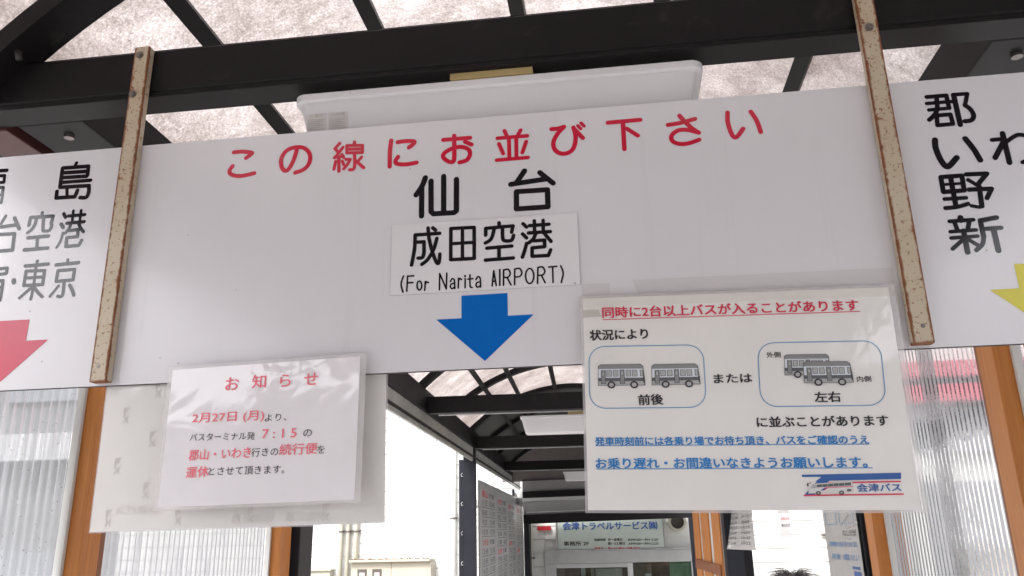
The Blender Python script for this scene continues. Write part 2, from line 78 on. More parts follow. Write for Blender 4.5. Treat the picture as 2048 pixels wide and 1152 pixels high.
class NT:
    def __init__(self, name):
        m = bpy.data.materials.new(name)
        m.use_nodes = True
        self.m = m
        self.t = m.node_tree
        for n in list(self.t.nodes):
            self.t.nodes.remove(n)
        self.out = self.n('OutputMaterial')

    def n(self, typ, **kw):
        x = self.t.nodes.new('ShaderNode' + typ)
        for k, v in kw.items():
            if k.startswith('i_'):
                x.inputs[k[2:].replace('_', ' ')].default_value = v
            else:
                setattr(x, k, v)
        return x

    def l(self, a, b):
        self.t.links.new(a, b)

    def coords(self, scale=(1, 1, 1)):
        tc = self.n('TexCoord')
        mp = self.n('Mapping')
        mp.inputs['Scale'].default_value = scale
        self.l(tc.outputs['Object'], mp.inputs['Vector'])
        return mp.outputs[0]

    def noise(self, vec, scale, detail=4, rough=0.6, dist=0.0):
        x = self.n('TexNoise')
        x.inputs['Scale'].default_value = scale
        x.inputs['Detail'].default_value = detail
        x.inputs['Roughness'].default_value = rough
        x.inputs['Distortion'].default_value = dist
        self.l(vec, x.inputs['Vector'])
        return x.outputs['Fac']

    def ramp(self, fac, stops):
        x = self.n('ValToRGB')
        e = x.color_ramp.elements
        while len(e) < len(stops):
            e.new(0.5)
        for el, (p, c) in zip(e, stops):
            el.position = p
            el.color = (c[0], c[1], c[2], 1) if hasattr(c, '__len__') else (c, c, c, 1)
        self.l(fac, x.inputs[0])
        return x.outputs[0]

    def mixc(self, fac, a, b, mode='MIX'):
        x = self.n('MixRGB', blend_type=mode)
        for sock, v in ((x.inputs[0], fac), (x.inputs[1], a), (x.inputs[2], b)):
            if isinstance(v, (int, float)):
                sock.default_value = v
            elif isinstance(v, tuple):
                sock.default_value = (v[0], v[1], v[2], 1)
            else:
                self.l(v, sock)
        return x.outputs[0]

    def math(self, op, a, b=0.0, clamp=False):
        x = self.n('Math', operation=op, use_clamp=clamp)
        for sock, v in ((x.inputs[0], a), (x.inputs[1], b)):
            if isinstance(v, (int, float)):
                sock.default_value = v
            else:
                self.l(v, sock)
        return x.outputs[0]

    def bump(self, h, strength, dist=0.001):
        x = self.n('Bump')
        x.inputs['Strength'].default_value = strength
        x.inputs['Distance'].default_value = dist
        self.l(h, x.inputs['Height'])
        return x.outputs[0]


def c3(v):
    return tuple(v) if hasattr(v, '__len__') else (v, v, v)


def surf(name, base, rough=0.5, metal=0.0, var=0.12, vscale=6.0, bump=0.15, bscale=150.0, coat=0.0, stretch=(1, 1, 1), bdist=0.0006, spec=0.5, dirt=None):
    """general painted / moulded surface: uneven colour, uneven gloss, fine relief"""
    k = NT(name)
    p = k.n('BsdfPrincipled')
    v = k.coords(stretch)
    b = c3(base)
    n1 = k.noise(v, vscale, 5, 0.65)
    c = k.mixc(k.ramp(n1, [(0.3, 0.0), (0.7, 1.0)]), tuple(x * (1 - var) for x in b), tuple(min(1, x * (1 + var)) for x in b))
    if dirt:
        n3 = k.noise(v, dirt[1], 6, 0.7, 0.4)
        c = k.mixc(k.ramp(n3, [(dirt[2], 0.0), (dirt[2] + 0.12, 1.0)]), c, dirt[0])
    k.l(c, p.inputs['Base Color'])
    n2 = k.noise(v, bscale, 3)
    rr = k.ramp(n1, [(0.2, max(0, rough - 0.06)), (0.8, min(1, rough + 0.08))])
    k.l(rr, p.inputs['Roughness'])
    p.inputs['Metallic'].default_value = metal
    p.inputs['Coat Weight'].default_value = coat
    p.inputs['Specular IOR Level'].default_value = spec
    if bump:
        k.l(k.bump(n2, bump, bdist), p.inputs['Normal'])
    k.l(p.outputs[0], k.out.inputs[0])
    MAT[name] = k.m
    return k.m


surf('frame_metal', (0.0075, 0.006, 0.007), 0.5, 0.0, 0.35, 3.0, 0.08, 300, dirt=((0.020, 0.017, 0.016), 14.0, 0.60), spec=0.2)
surf('column_metal', (0.0095, 0.0105, 0.016), 0.42, 0.0, 0.25, 3.0, 0.05, 300, spec=0.3)
surf('maroon_metal', (0.085, 0.028, 0.028), 0.5, 0.0, 0.3, 3.0)
surf('bright_trim', (0.55, 0.56, 0.55), 0.3, 0.6, 0.3, 5.0)
surf('eave_lining', (0.34, 0.35, 0.33), 0.35, 0.0, 0.25, 5.0, dirt=((0.16, 0.16, 0.14), 7.0, 0.62))
def make_board(name, base, rough):
    k = NT(name)
    p = k.n('BsdfPrincipled')
    v = k.coords()
    b = c3(base)
    n1 = k.noise(v, 2.5, 5, 0.65)
    c = k.mixc(k.ramp(n1, [(0.3, 0.0), (0.7, 1.0)]), tuple(x * 0.965 for x in b), tuple(x * 1.02 for x in b))
    # run-down grime below the top edge, small specks and hairline scuffs
    vr = k.coords((40, 40, 1.6))
    runs = k.ramp(k.noise(vr, 1.0, 4, 0.6, 0.3), [(0.60, 0.0), (0.80, 0.30)])
    c = k.mixc(runs, c, tuple(x * 0.80 for x in b))
    sp = k.n('TexVoronoi')
    sp.inputs['Scale'].default_value = 24.0
    k.l(v, sp.inputs['Vector'])
    few = k.ramp(k.noise(v, 5.0, 2), [(0.52, 0.0), (0.56, 1.0)])
    dots = k.math('MULTIPLY', k.ramp(sp.outputs['Distance'], [(0.035, 1.0), (0.05, 0.0)]), few)
    c = k.mixc(k.math('MULTIPLY', dots, 0.55), c, (0.22, 0.19, 0.17))
    vs = k.coords((9, 9, 55))
    scuff = k.ramp(k.noise(vs, 2.0, 6, 0.75, 0.6), [(0.68, 0.0), (0.74, 0.22)])
    c = k.mixc(scuff, c, tuple(x * 0.82 for x in b))
    k.l(c, p.inputs['Base Color'])
    k.l(k.ramp(k.noise(v, 6.0, 5, 0.7), [(0.25, rough - 0.04), (0.8, rough + 0.12)]), p.inputs['Roughness'])
    p.inputs['Specular IOR Level'].default_value = 0.42
    w = k.bump(k.noise(v, 3.2, 2, 0.4), 0.5, 0.004)
    x = k.n('Bump')
    x.inputs['Strength'].default_value = 0.1
    x.inputs['Distance'].default_value = 0.00008
    k.l(k.noise(v, 900, 3), x.inputs['Height'])
    k.l(w, x.inputs['Normal'])
    k.l(x.outputs[0], p.inputs['Normal'])
    k.l(p.outputs[0], k.out.inputs[0])
    MAT[name] = k.m


make_board('board_white', (0.68, 0.66, 0.685), 0.14)
make_board('sticker_white', (0.715, 0.695, 0.715), 0.2)
surf('board_core', (0.05, 0.045, 0.045), 0.7)
surf('vinyl_black', (0.012, 0.009, 0.012), 0.10, 0.0, 0.1, 5.0, 0.04, 700, bdist=0.00008, spec=0.6)
surf('vinyl_red', (0.55, 0.014, 0.045), 0.12, 0.0, 0.08, 6.0, 0.04, 700, bdist=0.00008)
surf('vinyl_red_dull', (0.52, 0.045, 0.085), 0.2, 0.0, 0.06, 6.0, 0.05, 500, bdist=0.00008)
surf('vinyl_blue', (0.004, 0.125, 0.47), 0.14, 0.0, 0.06, 6.0, 0.04, 700, bdist=0.00008)
surf('vinyl_yellow', (0.60, 0.52, 0.025), 0.2, 0.0, 0.06, 6.0, 0.05, 500, bdist=0.00008)
surf('print_black', (0.022, 0.02, 0.022), 0.5, var=0.2)
surf('print_red', (0.60, 0.035, 0.075), 0.5, var=0.1)
surf('print_pink', (0.80, 0.15, 0.19), 0.5, var=0.1)
surf('print_blue', (0.02, 0.19, 0.48), 0.5, var=0.1)
surf('print_navy', (0.03, 0.10, 0.32), 0.5, var=0.1)
surf('print_boxblue', (0.09, 0.27, 0.50), 0.5, var=0.1)
surf('print_grey', (0.22, 0.22, 0.22), 0.5, var=0.1)
surf('print_midgrey', (0.36, 0.36, 0.36), 0.5, var=0.1)
surf('print_darkgrey', (0.10, 0.10, 0.105), 0.5, var=0.1)
surf('print_pale', (0.60, 0.63, 0.68), 0.5, var=0.04)
surf('print_faint', (0.50, 0.475, 0.465), 0.6, var=0.1)
surf('show_through', (0.665, 0.632, 0.605), 0.6, var=0.02)
surf('print_film', (0.57, 0.54, 0.525), 0.6, var=0.05)
surf('print_fainter', (0.61, 0.58, 0.57), 0.6, var=0.05)
surf('light_cover', (0.68, 0.665, 0.68), 0.35, 0.0, 0.05, 3.0, 0.05, 300)
surf('spacer_wood', (0.42, 0.31, 0.14), 0.7, 0.0, 0.2, 20.0, stretch=(0.3, 3, 3))
surf('screw_metal', (0.20, 0.18, 0.17), 0.35, 0.8, 0.4, 80.0, dirt=((0.12, 0.05, 0.03), 160.0, 0.55))
surf('siding_white', (0.60, 0.595, 0.565), 0.55, 0.0, 0.06, 1.2, 0.1, 60)
surf('pipe_cream', (0.44, 0.42, 0.34), 0.5, 0.0, 0.08, 4.0)
surf('cabinet_cream', (0.37, 0.335, 0.265), 0.5, 0.0, 0.08, 3.0, dirt=((0.35, 0.24, 0.14), 9.0, 0.68))
surf('debris', (0.12, 0.07, 0.04), 0.9, 0.0, 0.5, 40.0)
surf('aluminium', (0.45, 0.45, 0.44), 0.4, 0.5, 0.08, 6.0, 0.05, 300)
surf('shop_sign', (0.50, 0.56, 0.51), 0.35, 0.0, 0.06, 2.0)
surf('interior_brown', (0.16, 0.10, 0.07), 0.7, 0.0, 0.5, 5.0)
surf('reflection_green', (0.20, 0.30, 0.18), 0.5, 0.0, 0.4, 4.0)  # painted reflection in the door glass
surf('interior_pale', (0.5, 0.46, 0.42), 0.6, 0.0, 0.3, 5.0)
surf('fan_dark', (0.07, 0.06, 0.05), 0.6)
surf('sign_red', (0.45, 0.02, 0.03), 0.45)
surf('timetable_grey', (0.36, 0.36, 0.355), 0.4, 0.0, 0.06, 2.0)
surf('fascia_brown', (0.17, 0.145, 0.14), 0.6, 0.0, 0.15, 3.0)
surf('fascia_grey', (0.30, 0.29, 0.29), 0.5, 0.0, 0.12, 2.0)
surf('fascia_light', (0.48, 0.47, 0.47), 0.5, 0.0, 0.08, 2.0)
surf('shop_red', (0.62, 0.035, 0.08), 0.5, 0.0, 0.1, 3.0)
surf('shutter_grey', (0.24, 0.25, 0.27), 0.45, 0.0, 0.15, 3.0)
surf('soft_grey', (0.24, 0.25, 0.27), 0.4, 0.0, 0.15, 3.0)
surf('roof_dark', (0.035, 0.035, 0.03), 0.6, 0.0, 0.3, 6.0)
surf('far_wall', (0.17, 0.17, 0.17), 0.8, 0.0, 0.15, 1.0)
surf('concrete', (0.42, 0.41, 0.39), 0.85, 0.0, 0.15, 3.0, 0.4, 60, bdist=0.002)
surf('asphalt', (0.055, 0.055, 0.055), 0.85, 0.0, 0.25, 4.0, 0.6, 90, bdist=0.004)
surf('road_white', (0.7, 0.7, 0.68), 0.7, 0.0, 0.12, 9.0)
surf('cable_tie', (0.7, 0.7, 0.7), 0.2, 0.0, 0.1, 9.0)
surf('rubber', (0.035, 0.03, 0.03), 0.6)
surf('skin', (0.50, 0.30, 0.22), 0.5, 0.0, 0.08, 12.0)
surf('coat_cloth', (0.05, 0.055, 0.08), 0.9, 0.0, 0.2, 30.0, 0.4, 400)
surf('trouser_cloth', (0.03, 0.03, 0.035), 0.9, 0.0, 0.2, 30.0, 0.4, 400)
surf('hair', (0.028, 0.018, 0.016), 0.45, 0.0, 0.4, 60.0)


def make_paper(name, base, crinkle):
    """laminated sheet: soft paper under a glossy, slightly wrinkled film"""
    k = NT(name)
    p = k.n('BsdfPrincipled')
    v = k.coords()
    n1 = k.noise(v, 9.0, 5, 0.6)
    b = c3(base)
    c = k.mixc(k.ramp(n1, [(0.3, 0.0), (0.7, 1.0)]), tuple(x * 0.96 for x in b), tuple(x * 1.03 for x in b))
    k.l(c, p.inputs['Base Color'])
    p.inputs['Roughness'].default_value = 0.6
    p.inputs['Coat Weight'].default_value = 1.0
    p.inputs['Coat Roughness'].default_value = 0.06
    p.inputs['Coat IOR'].default_value = 1.6
    w1 = k.noise(v, 7.0, 3, 0.5, 0.8)
    vs = k.coords((30, 1, 4))
    w2 = k.noise(vs, 1.0, 3, 0.5, 1.2)
    w3 = k.noise(v, 260.0, 2)
    patch = k.ramp(k.noise(v, 11.0, 4, 0.6), [(0.5, 0.0), (0.62, 1.0)])
    fine = k.math('MULTIPLY', w3, patch)
    hgt = k.math('ADD', k.math('ADD', w1, k.math('MULTIPLY', w2, 0.12)), k.math('MULTIPLY', fine, 0.012))
    k.l(k.bump(hgt, crinkle, 0.006), p.inputs['Coat Normal'])
    k.l(k.bump(w1, crinkle * 0.4, 0.006), p.inputs['Normal'])
    k.l(p.outputs[0], k.out.inputs[0])
    MAT[name] = k.m


make_paper('paper_poster', (0.76, 0.73, 0.70), 0.35)
make_paper('paper_notice', (0.74, 0.70, 0.72), 0.45)
make_paper('paper_back', (0.70, 0.67, 0.645), 0.12)
make_paper('paper_small', (0.62, 0.60, 0.58), 0.3)


def make_film(name, a, rough=0.08, col=(1, 1, 1), crinkle=0.4):
    """clear laminating film / tape: mostly see-through with a gloss"""
    k = NT(name)
    tr = k.n('BsdfTransparent')
    tr.inputs[0].default_value = (0.97, 0.96, 0.95, 1)
    df = k.n('BsdfPrincipled')
    df.inputs['Base Color'].default_value = (col[0], col[1], col[2], 1)
    df.inputs['Roughness'].default_value = rough
    v = k.coords()
    k.l(k.bump(k.noise(v, 60, 4, 0.6, 0.5), crinkle, 0.002), df.inputs['Normal'])
    mx = k.n('MixShader')
    mx.inputs[0].default_value = a
    k.l(tr.outputs[0], mx.inputs[1])
    k.l(df.outputs[0], mx.inputs[2])
    k.l(mx.outputs[0], k.out.inputs[0])
    MAT[name] = k.m


make_film('film_edge', 0.45, col=(0.72, 0.69, 0.69))
make_film('tape_clear', 0.045, col=(0.66, 0.61, 0.56), crinkle=0.15)
make_film('tape_dirty', 0.35, col=(0.48, 0.43, 0.40), rough=0.4)


def make_roof(name):
    """weathered translucent sheet, mottled with dirt, lit from above"""
    k = NT(name)
    v = k.coords()
    a = k.noise(v, 165.0, 5, 0.7, 0.8)
    b = k.noise(v, 17.0, 5, 0.65, 0.8)
    d = k.noise(v, 2.6, 3, 0.5)
    vo = k.n('TexVoronoi', feature='DISTANCE_TO_EDGE')
    vo.inputs['Scale'].default_value = 130.0
    k.l(v, vo.inputs['Vector'])
    cell = k.ramp(vo.outputs['Distance'], [(0.0, 0.80), (0.22, 1.0)])
    t1 = k.ramp(a, [(0.34, (0.54, 0.50, 0.483)), (0.52, (0.755, 0.72, 0.705)), (0.68, (0.88, 0.86, 0.85))])
    t2 = k.ramp(b, [(0.32, (0.80, 0.785, 0.775)), (0.62, (1, 1, 1))])
    t3 = k.ramp(d, [(0.35, (0.74, 0.71, 0.70)), (0.62, (1.0, 1.0, 1.0))])
    c = k.mixc(1.0, k.mixc(1.0, k.mixc(1.0, t1, t2, 'MULTIPLY'), t3, 'MULTIPLY'), cell, 'MULTIPLY')
    tl = k.n('BsdfTranslucent')
    k.l(c, tl.inputs[0])
    df = k.n('BsdfDiffuse')
    k.l(c, df.inputs[0])
    m1 = k.n('MixShader')
    m1.inputs[0].default_value = 0.18
    k.l(tl.outputs[0], m1.inputs[1])
    k.l(df.outputs[0], m1.inputs[2])
    gl = k.n('BsdfGlossy')
    gl.inputs['Roughness'].default_value = 0.25
    m2 = k.n('MixShader')
    m2.inputs[0].default_value = 0.04
    k.l(m1.outputs[0], m2.inputs[1])
    k.l(gl.outputs[0], m2.inputs[2])
    k.l(m2.outputs[0], k.out.inputs[0])
    MAT[name] = k.m


make_roof('roof_sheet')


def make_corrugated(name, tintc, drops, haze):
    k = NT(name)
    v = k.coords()
    tr = k.n('BsdfTransparent')
    tr.inputs[0].default_value = (tintc[0], tintc[1], tintc[2], 1)
    tl = k.n('BsdfTranslucent')
    tl.inputs[0].default_value = (0.60, 0.61, 0.62, 1)
    df = k.n('BsdfDiffuse')
    df.inputs[0].default_value = (0.5, 0.51, 0.52, 1)
    md = k.n('MixShader')
    md.inputs[0].default_value = 0.4
    k.l(tl.outputs[0], md.inputs[1])
    k.l(df.outputs[0], md.inputs[2])
    gl = k.n('BsdfGlossy')
    gl.inputs['Roughness'].default_value = 0.06
    gl.inputs[0].default_value = (0.95, 0.95, 0.97, 1)
    vz = k.coords((30, 30, 2.2))
    streak = k.noise(vz, 3.0, 4, 0.6)
    m1 = k.n('MixShader')
    geo = k.n('NewGeometry')
    sxy = k.n('SeparateXYZ')
    k.l(geo.outputs['True Normal'], sxy.inputs[0])
    slope = k.ramp(k.math('ABSOLUTE', sxy.outputs['Y']), [(0.3, 0.0), (0.75, 1.0)])
    hz = k.ramp(streak, [(0.25, haze * 0.7), (0.75, min(1, haze * 1.3))])
    k.l(k.math('MAXIMUM', hz, k.math('MULTIPLY', slope, 0.72)), m1.inputs[0])
    k.l(tr.outputs[0], m1.inputs[1])
    k.l(md.outputs[0], m1.inputs[2])
    lw = k.n('LayerWeight')
    lw.inputs['Blend'].default_value = 0.35
    sp = k.n('TexVoronoi')
    sp.inputs['Scale'].default_value = 105.0
    k.l(v, sp.inputs['Vector'])
    if drops:
        dots = k.ramp(sp.outputs['Distance'], [(0.12, 1.0), (0.26, 0.0)])
        few = k.ramp(k.noise(v, 30.0, 2), [(0.50, 0.0), (0.56, 1.0)])
        dm = k.math('MULTIPLY', dots, few)
        nb = k.bump(k.math('ADD', dm, k.math('MULTIPLY', k.noise(v, 120, 3), 0.15)), 0.7, 0.0015)
        k.l(nb, gl.inputs['Normal'])
        gf = k.math('ADD', k.math('MULTIPLY', lw.outputs['Fresnel'], 0.8), k.math('MULTIPLY', dm, 0.55), True)
    else:
        nb = k.bump(k.noise(v, 90, 3), 0.25, 0.001)
        k.l(nb, gl.inputs['Normal'])
        gf = k.math('MULTIPLY', lw.outputs['Fresnel'], 0.8, True)
    m2 = k.n('MixShader')
    k.l(gf, m2.inputs[0])
    k.l(m1.outputs[0], m2.inputs[1])
    k.l(gl.outputs[0], m2.inputs[2])
    k.l(m2.outputs[0], k.out.inputs[0])
    MAT[name] = k.m


make_corrugated('corrugated_wet', (0.93, 0.96, 0.97), True, 0.72)
make_corrugated('corrugated_clear', (0.96, 0.96, 0.97), False, 0.30)
make_corrugated('corrugated_milky', (0.95, 0.95, 0.95), False, 0.72)
make_corrugated('corrugated_haze', (0.95, 0.95, 0.95), False, 0.6)


def make_wood(name, base, dark, var=0.0):
    k = NT(name)
    p = k.n('BsdfPrincipled')
    v = k.coords((22, 22, 1.3))
    g = k.noise(v, 2.2, 6, 0.7, 1.6)
    v2 = k.coords((90, 90, 2.0))
    g2 = k.noise(v2, 2.0, 4, 0.7, 0.4)
    c = k.mixc(k.ramp(g, [(0.32, 0.0), (0.68, 1.0)]), dark, base)
    c = k.mixc(0.3, c, k.mixc(k.ramp(g2, [(0.35, 0.0), (0.65, 1.0)]), dark, base))
    # knots
    vk = k.coords((9.0, 9.0, 3.4))
    vo = k.n('TexVoronoi')
    vo.inputs['Scale'].default_value = 1.0
    k.l(vk, vo.inputs['Vector'])
    kn = k.ramp(vo.outputs['Distance'], [(0.06, 1.0), (0.085, 0.75), (0.13, 0.0)])
    c = k.mixc(kn, c, (0.10, 0.035, 0.018))
    k.l(c, p.inputs['Base Color'])
    p.inputs['Roughness'].default_value = 0.45
    k.l(k.bump(g2, 0.2, 0.001), p.inputs['Normal'])
    k.l(p.outputs[0], k.out.inputs[0])
    MAT[name] = k.m


make_wood('stained_wood', (0.63, 0.245, 0.052), (0.43, 0.145, 0.030))
make_wood('stained_wood_dark', (0.30, 0.115, 0.045), (0.20, 0.070, 0.028))


def make_rusty(name):
    """cream paint on a steel strip, rust along both edges and in spots (object x = across, z = along)"""
    k = NT(name)
    p = k.n('BsdfPrincipled')
    tc = k.n('TexCoord')
    sx = k.n('SeparateXYZ')
    k.l(tc.outputs['Object'], sx.inputs[0])
    v = k.coords()
    ax = k.math('ABSOLUTE', sx.outputs['X'])
    nn = k.noise(v, 55.0, 5, 0.75)
    nl = k.noise(v, 7.0, 3, 0.6)
    dx = k.math('SUBTRACT', 0.0135, ax)
    dy = k.math('ADD', sx.outputs['Y'], 0.0015)
    dc = k.math('SQRT', k.math('ADD', k.math('MULTIPLY', dx, dx), k.math('MULTIPLY', dy, dy)))
    dz = k.math('ADD', sx.outputs['Z'], 0.001)
    dd = k.math('MINIMUM', dc, k.math('MULTIPLY', dz, 0.7))
    edge = k.math('SUBTRACT', k.math('MULTIPLY', nn, 0.0095), dd)
    em = k.ramp(k.math('MULTIPLY', edge, 300.0), [(0.28, 0.0), (0.55, 0.55), (1.0, 1.0)])
    spots = k.noise(v, 210.0, 4, 0.65, 0.3)
    sm = k.ramp(k.math('ADD', spots, k.math('MULTIPLY', nl, 0.25)), [(0.715, 0.0), (0.77, 0.9)])
    big = k.ramp(nn, [(0.63, 0.0), (0.70, 0.8)])
    rust = k.mixc(k.noise(v, 90.0, 4), (0.30, 0.10, 0.03), (0.085, 0.028, 0.015))
    stain = k.mixc(k.ramp(nl, [(0.35, 0.0), (0.65, 1.0)]), (0.53, 0.45, 0.345), (0.45, 0.355, 0.24))
    mask = k.math('MAXIMUM', k.math('MAXIMUM', em, sm), big, True)
    k.l(k.mixc(mask, stain, rust), p.inputs['Base Color'])
    k.l(k.ramp(mask, [(0.0, 0.42), (1.0, 0.85)]), p.inputs['Roughness'])
    k.l(k.bump(k.math('ADD', mask, k.math('MULTIPLY', spots, 0.5)), 0.35, 0.0008), p.inputs['Normal'])
    k.l(p.outputs[0], k.out.inputs[0])
    MAT[name] = k.m


make_rusty('rusty_cream')


def make_glass(name):
    k = NT(name)
    tr = k.n('BsdfTransparent')
    tr.inputs[0].default_value = (0.85, 0.9, 0.88, 1)
    gl = k.n('BsdfGlossy')
    gl.inputs['Roughness'].default_value = 0.02
    m = k.n('MixShader')
    lw = k.n('LayerWeight')
    lw.inputs['Blend'].default_value = 0.3
    k.l(k.math('ADD', k.math('MULTIPLY', lw.outputs['Fresnel'], 0.7), 0.06, True), m.inputs[0])
    k.l(tr.outputs[0], m.inputs[1])
    k.l(gl.outputs[0], m.inputs[2])
    k.l(m.outputs[0], k.out.inputs[0])
    MAT[name] = k.m


make_glass('glass')

# ------------------------------------------------------------------ mesh helpers
BASE = {}
F1 = Matrix.Identity(4)
F2 = Matrix.Translation((0, 0, H)) @ Matrix(F2_R).to_4x4() @ Matrix.Translation((0, 0, -H))


def thing(name, label, cat, base=(0, 0, 0), frame=F1, group=None, kind=None):
    o = bpy.data.objects.new(name, None)
    o.empty_display_size = 0.1
    COL.objects.link(o)
    o.matrix_world = frame @ Matrix.Translation(base)
    o['label'] = label
    o['category'] = cat
    if group:
        o['group'] = group
    if kind:
        o['kind'] = kind
    BASE[o] = (Vector(base), frame)
    return o


class MB:
    """collects simple solids; build() links them as one mesh object"""

    def __init__(self):
        self.bm = bmesh.new()

    def box(self, x0, x1, y0, y1, z0, z1, bev=0.0):
        v = [self.bm.verts.new(p) for p in ((x0, y0, z0), (x1, y0, z0), (x1, y1, z0), (x0, y1, z0), (x0, y0, z1), (x1, y0, z1), (x1, y1, z1), (x0, y1, z1))]
        fs = [self.bm.faces.new([v[i] for i in f]) for f in ((0, 3, 2, 1), (4, 5, 6, 7), (0, 1, 5, 4), (1, 2, 6, 5), (2, 3, 7, 6), (3, 0, 4, 7))]
        if bev:
            es = list({e for f in fs for e in f.edges})
            bmesh.ops.bevel(self.bm, geom=es, offset=bev, segments=2, affect='EDGES', profile=0.6)
        return self

    def hexa(self, bot, top):
        v = [self.bm.verts.new(p) for p in list(bot) + list(top)]
        n = len(bot)
        self.bm.faces.new(v[:n][::-1])
        self.bm.faces.new(v[n:])
        for i in range(n):
            j = (i + 1) % n
            self.bm.faces.new((v[i], v[j], v[n + j], v[n + i]))
        return self

    def poly(self, pts):
        self.bm.faces.new([self.bm.verts.new(p) for p in pts])
        return self

    def raw(self, verts, faces):
        v = [self.bm.verts.new(p) for p in verts]
        for f in faces:
            try:
                self.bm.faces.new([v[i] for i in f])
            except ValueError:
                pass
        return self

    def tube(self, pts, r, seg=8, cap=True):
        pts = [Vector(p) for p in pts]
        rings = []
        n = len(pts)
        rr = r if hasattr(r, '__len__') else [r] * n
        for i, p in enumerate(pts):
            d = (pts[min(i + 1, n - 1)] - pts[max(i - 1, 0)]).normalized()
            a = Vector((0, 0, 1)) if abs(d.z) < 0.9 else Vector((1, 0, 0))
            u = d.cross(a).normalized()
            w = d.cross(u)
            rings.append([self.bm.verts.new(p + (u * math.cos(t) + w * math.sin(t)) * rr[i]) for t in [2 * math.pi * k / seg for k in range(seg)]])
        for a, b in zip(rings, rings[1:]):
            for k in range(seg):
                self.bm.faces.new((a[k], a[(k + 1) % seg], b[(k + 1) % seg], b[k]))
        if cap:
            self.bm.faces.new(rings[0][::-1])
            self.bm.faces.new(rings[-1])
        return self

    def disc(self, c, r, y0, y1, seg=20):
        a = [self.bm.verts.new((c[0] + r * math.cos(t), y0, c[1] + r * math.sin(t))) for t in [2 * math.pi * k / seg for k in range(seg)]]
        b = [self.bm.verts.new((c[0] + r * math.cos(t), y1, c[1] + r * math.sin(t))) for t in [2 * math.pi * k / seg for k in range(seg)]]
        self.bm.faces.new(a)
        self.bm.faces.new(b[::-1])
        for k in range(seg):
            self.bm.faces.new((a[k], b[k], b[(k + 1) % seg], a[(k + 1) % seg]))
        return self

    def build(self, name, mat, parent=None, smooth=False, base=None, frame=F1, label=None, cat=None, group=None, kind=None):
        o_base = Vector((0, 0, 0))
        if parent is not None:
            o_base, frame = BASE[parent]
        elif base is not None:
            o_base = Vector(base)
        for v in self.bm.verts:
            v.co -= o_base
        bmesh.ops.recalc_face_normals(self.bm, faces=self.bm.faces)
        me = bpy.data.meshes.new(name)
        self.bm.to_mesh(me)
        self.bm.free()
        if smooth:
            for p in me.polygons:
                p.use_smooth = True
        me.materials.append(MAT[mat])
        o = bpy.data.objects.new(name, me)
        COL.objects.link(o)
        if parent is not None:
            o.parent = parent
        else:
            o.matrix_world = frame @ Matrix.Translation(o_base)
        BASE[o] = (o_base, frame)
        if label:
            o['label'] = label
        if cat:
            o['category'] = cat
        if group:
            o['group'] = group
        if kind:
            o['kind'] = kind
        return o


def copy_tree(o, parent=None, loc=None):
    c = o.copy()
    COL.objects.link(c)
    if parent is not None:
        c.parent = parent
    BASE[c] = BASE[o]
    for ch in list(o.children):
        copy_tree(ch, c)
    return c


def catmull(pts, n=6):
    if len(pts) < 3:
        return pts
    P = [pts[0]] + list(pts) + [pts[-1]]
    out = []
    for i in range(1, len(P) - 2):
        a, b, c, d = P[i - 1], P[i], P[i + 1], P[i + 2]
        for k in range(n):
            t = k / n
            out.append(tuple(0.5 * (2 * b[j] + (c[j] - a[j]) * t + (2 * a[j] - 5 * b[j] + 4 * c[j] - d[j]) * t * t + (-a[j] + 3 * b[j] - 3 * c[j] + d[j]) * t ** 3) for j in range(2)))
    out.append(tuple(pts[-1]))
    return out


def capsule(a, b, r, seg=6):
    ang = math.atan2(b[1] - a[1], b[0] - a[0])
    o = []
    for k in range(seg + 1):
        t = ang - math.pi / 2 + math.pi * k / seg
        o.append((b[0] + r * math.cos(t), b[1] + r * math.sin(t)))
    for k in range(seg + 1):
        t = ang + math.pi / 2 + math.pi * k / seg
        o.append((a[0] + r * math.cos(t), a[1] + r * math.sin(t)))
    return o


def stroke_mesh(mb, strokes, y, z0=H, margin=0.0, parent=None, mat=None, name='letter'):
    """round-ended brush strokes unioned to one flat sheet of letters in the plane Y=y"""
    for kind, w, pts in strokes:
        pass
    # cluster strokes that touch, so that each union stays small
    items = []
    for kind, w, pts in strokes:
        q = catmull(pts) if kind == 's' else [tuple(p) for p in pts]
        xs = [p[0] for p in q]
        zs = [p[1] for p in q]
        g_ = w / 2 + margin
        items.append([min(xs) - g_, max(xs) + g_, min(zs) - g_, max(zs) + g_, q, w])
    groups = []
    for it in items:
        hit = [g for g in groups if any(not (it[1] < o[0] or it[0] > o[1] or it[3] < o[2] or it[2] > o[3]) for o in g)]
        ng = [it]
        for g in hit:
            ng += g
            groups.remove(g)
        groups.append(ng)
    for g in groups:
        if parent is not None:
            mb = MB()
        vs, fs = [], []
        S = 1000.0
        for it in g:
            q, w = it[4], it[5]
            for a, b in zip(q, q[1:]):
                if (a[0] - b[0]) ** 2 + (a[1] - b[1]) ** 2 < 1e-10:
                    continue
                cp = capsule(a, b, w / 2)
                fs.append(list(range(len(vs), len(vs) + len(cp))))
                vs += [Vector((p[0] * S, p[1] * S)) for p in cp]
        ov, oe, of, _, _, src = geometry.delaunay_2d_cdt(vs, [], fs, 1, 1e-4)
        mb.raw([(v.x / S, y, z0 + v.y / S) for v in ov], [list(f) for f, q in zip(of, src) if len(q)])
        if parent is not None:
            mb.build(name, mat, parent)


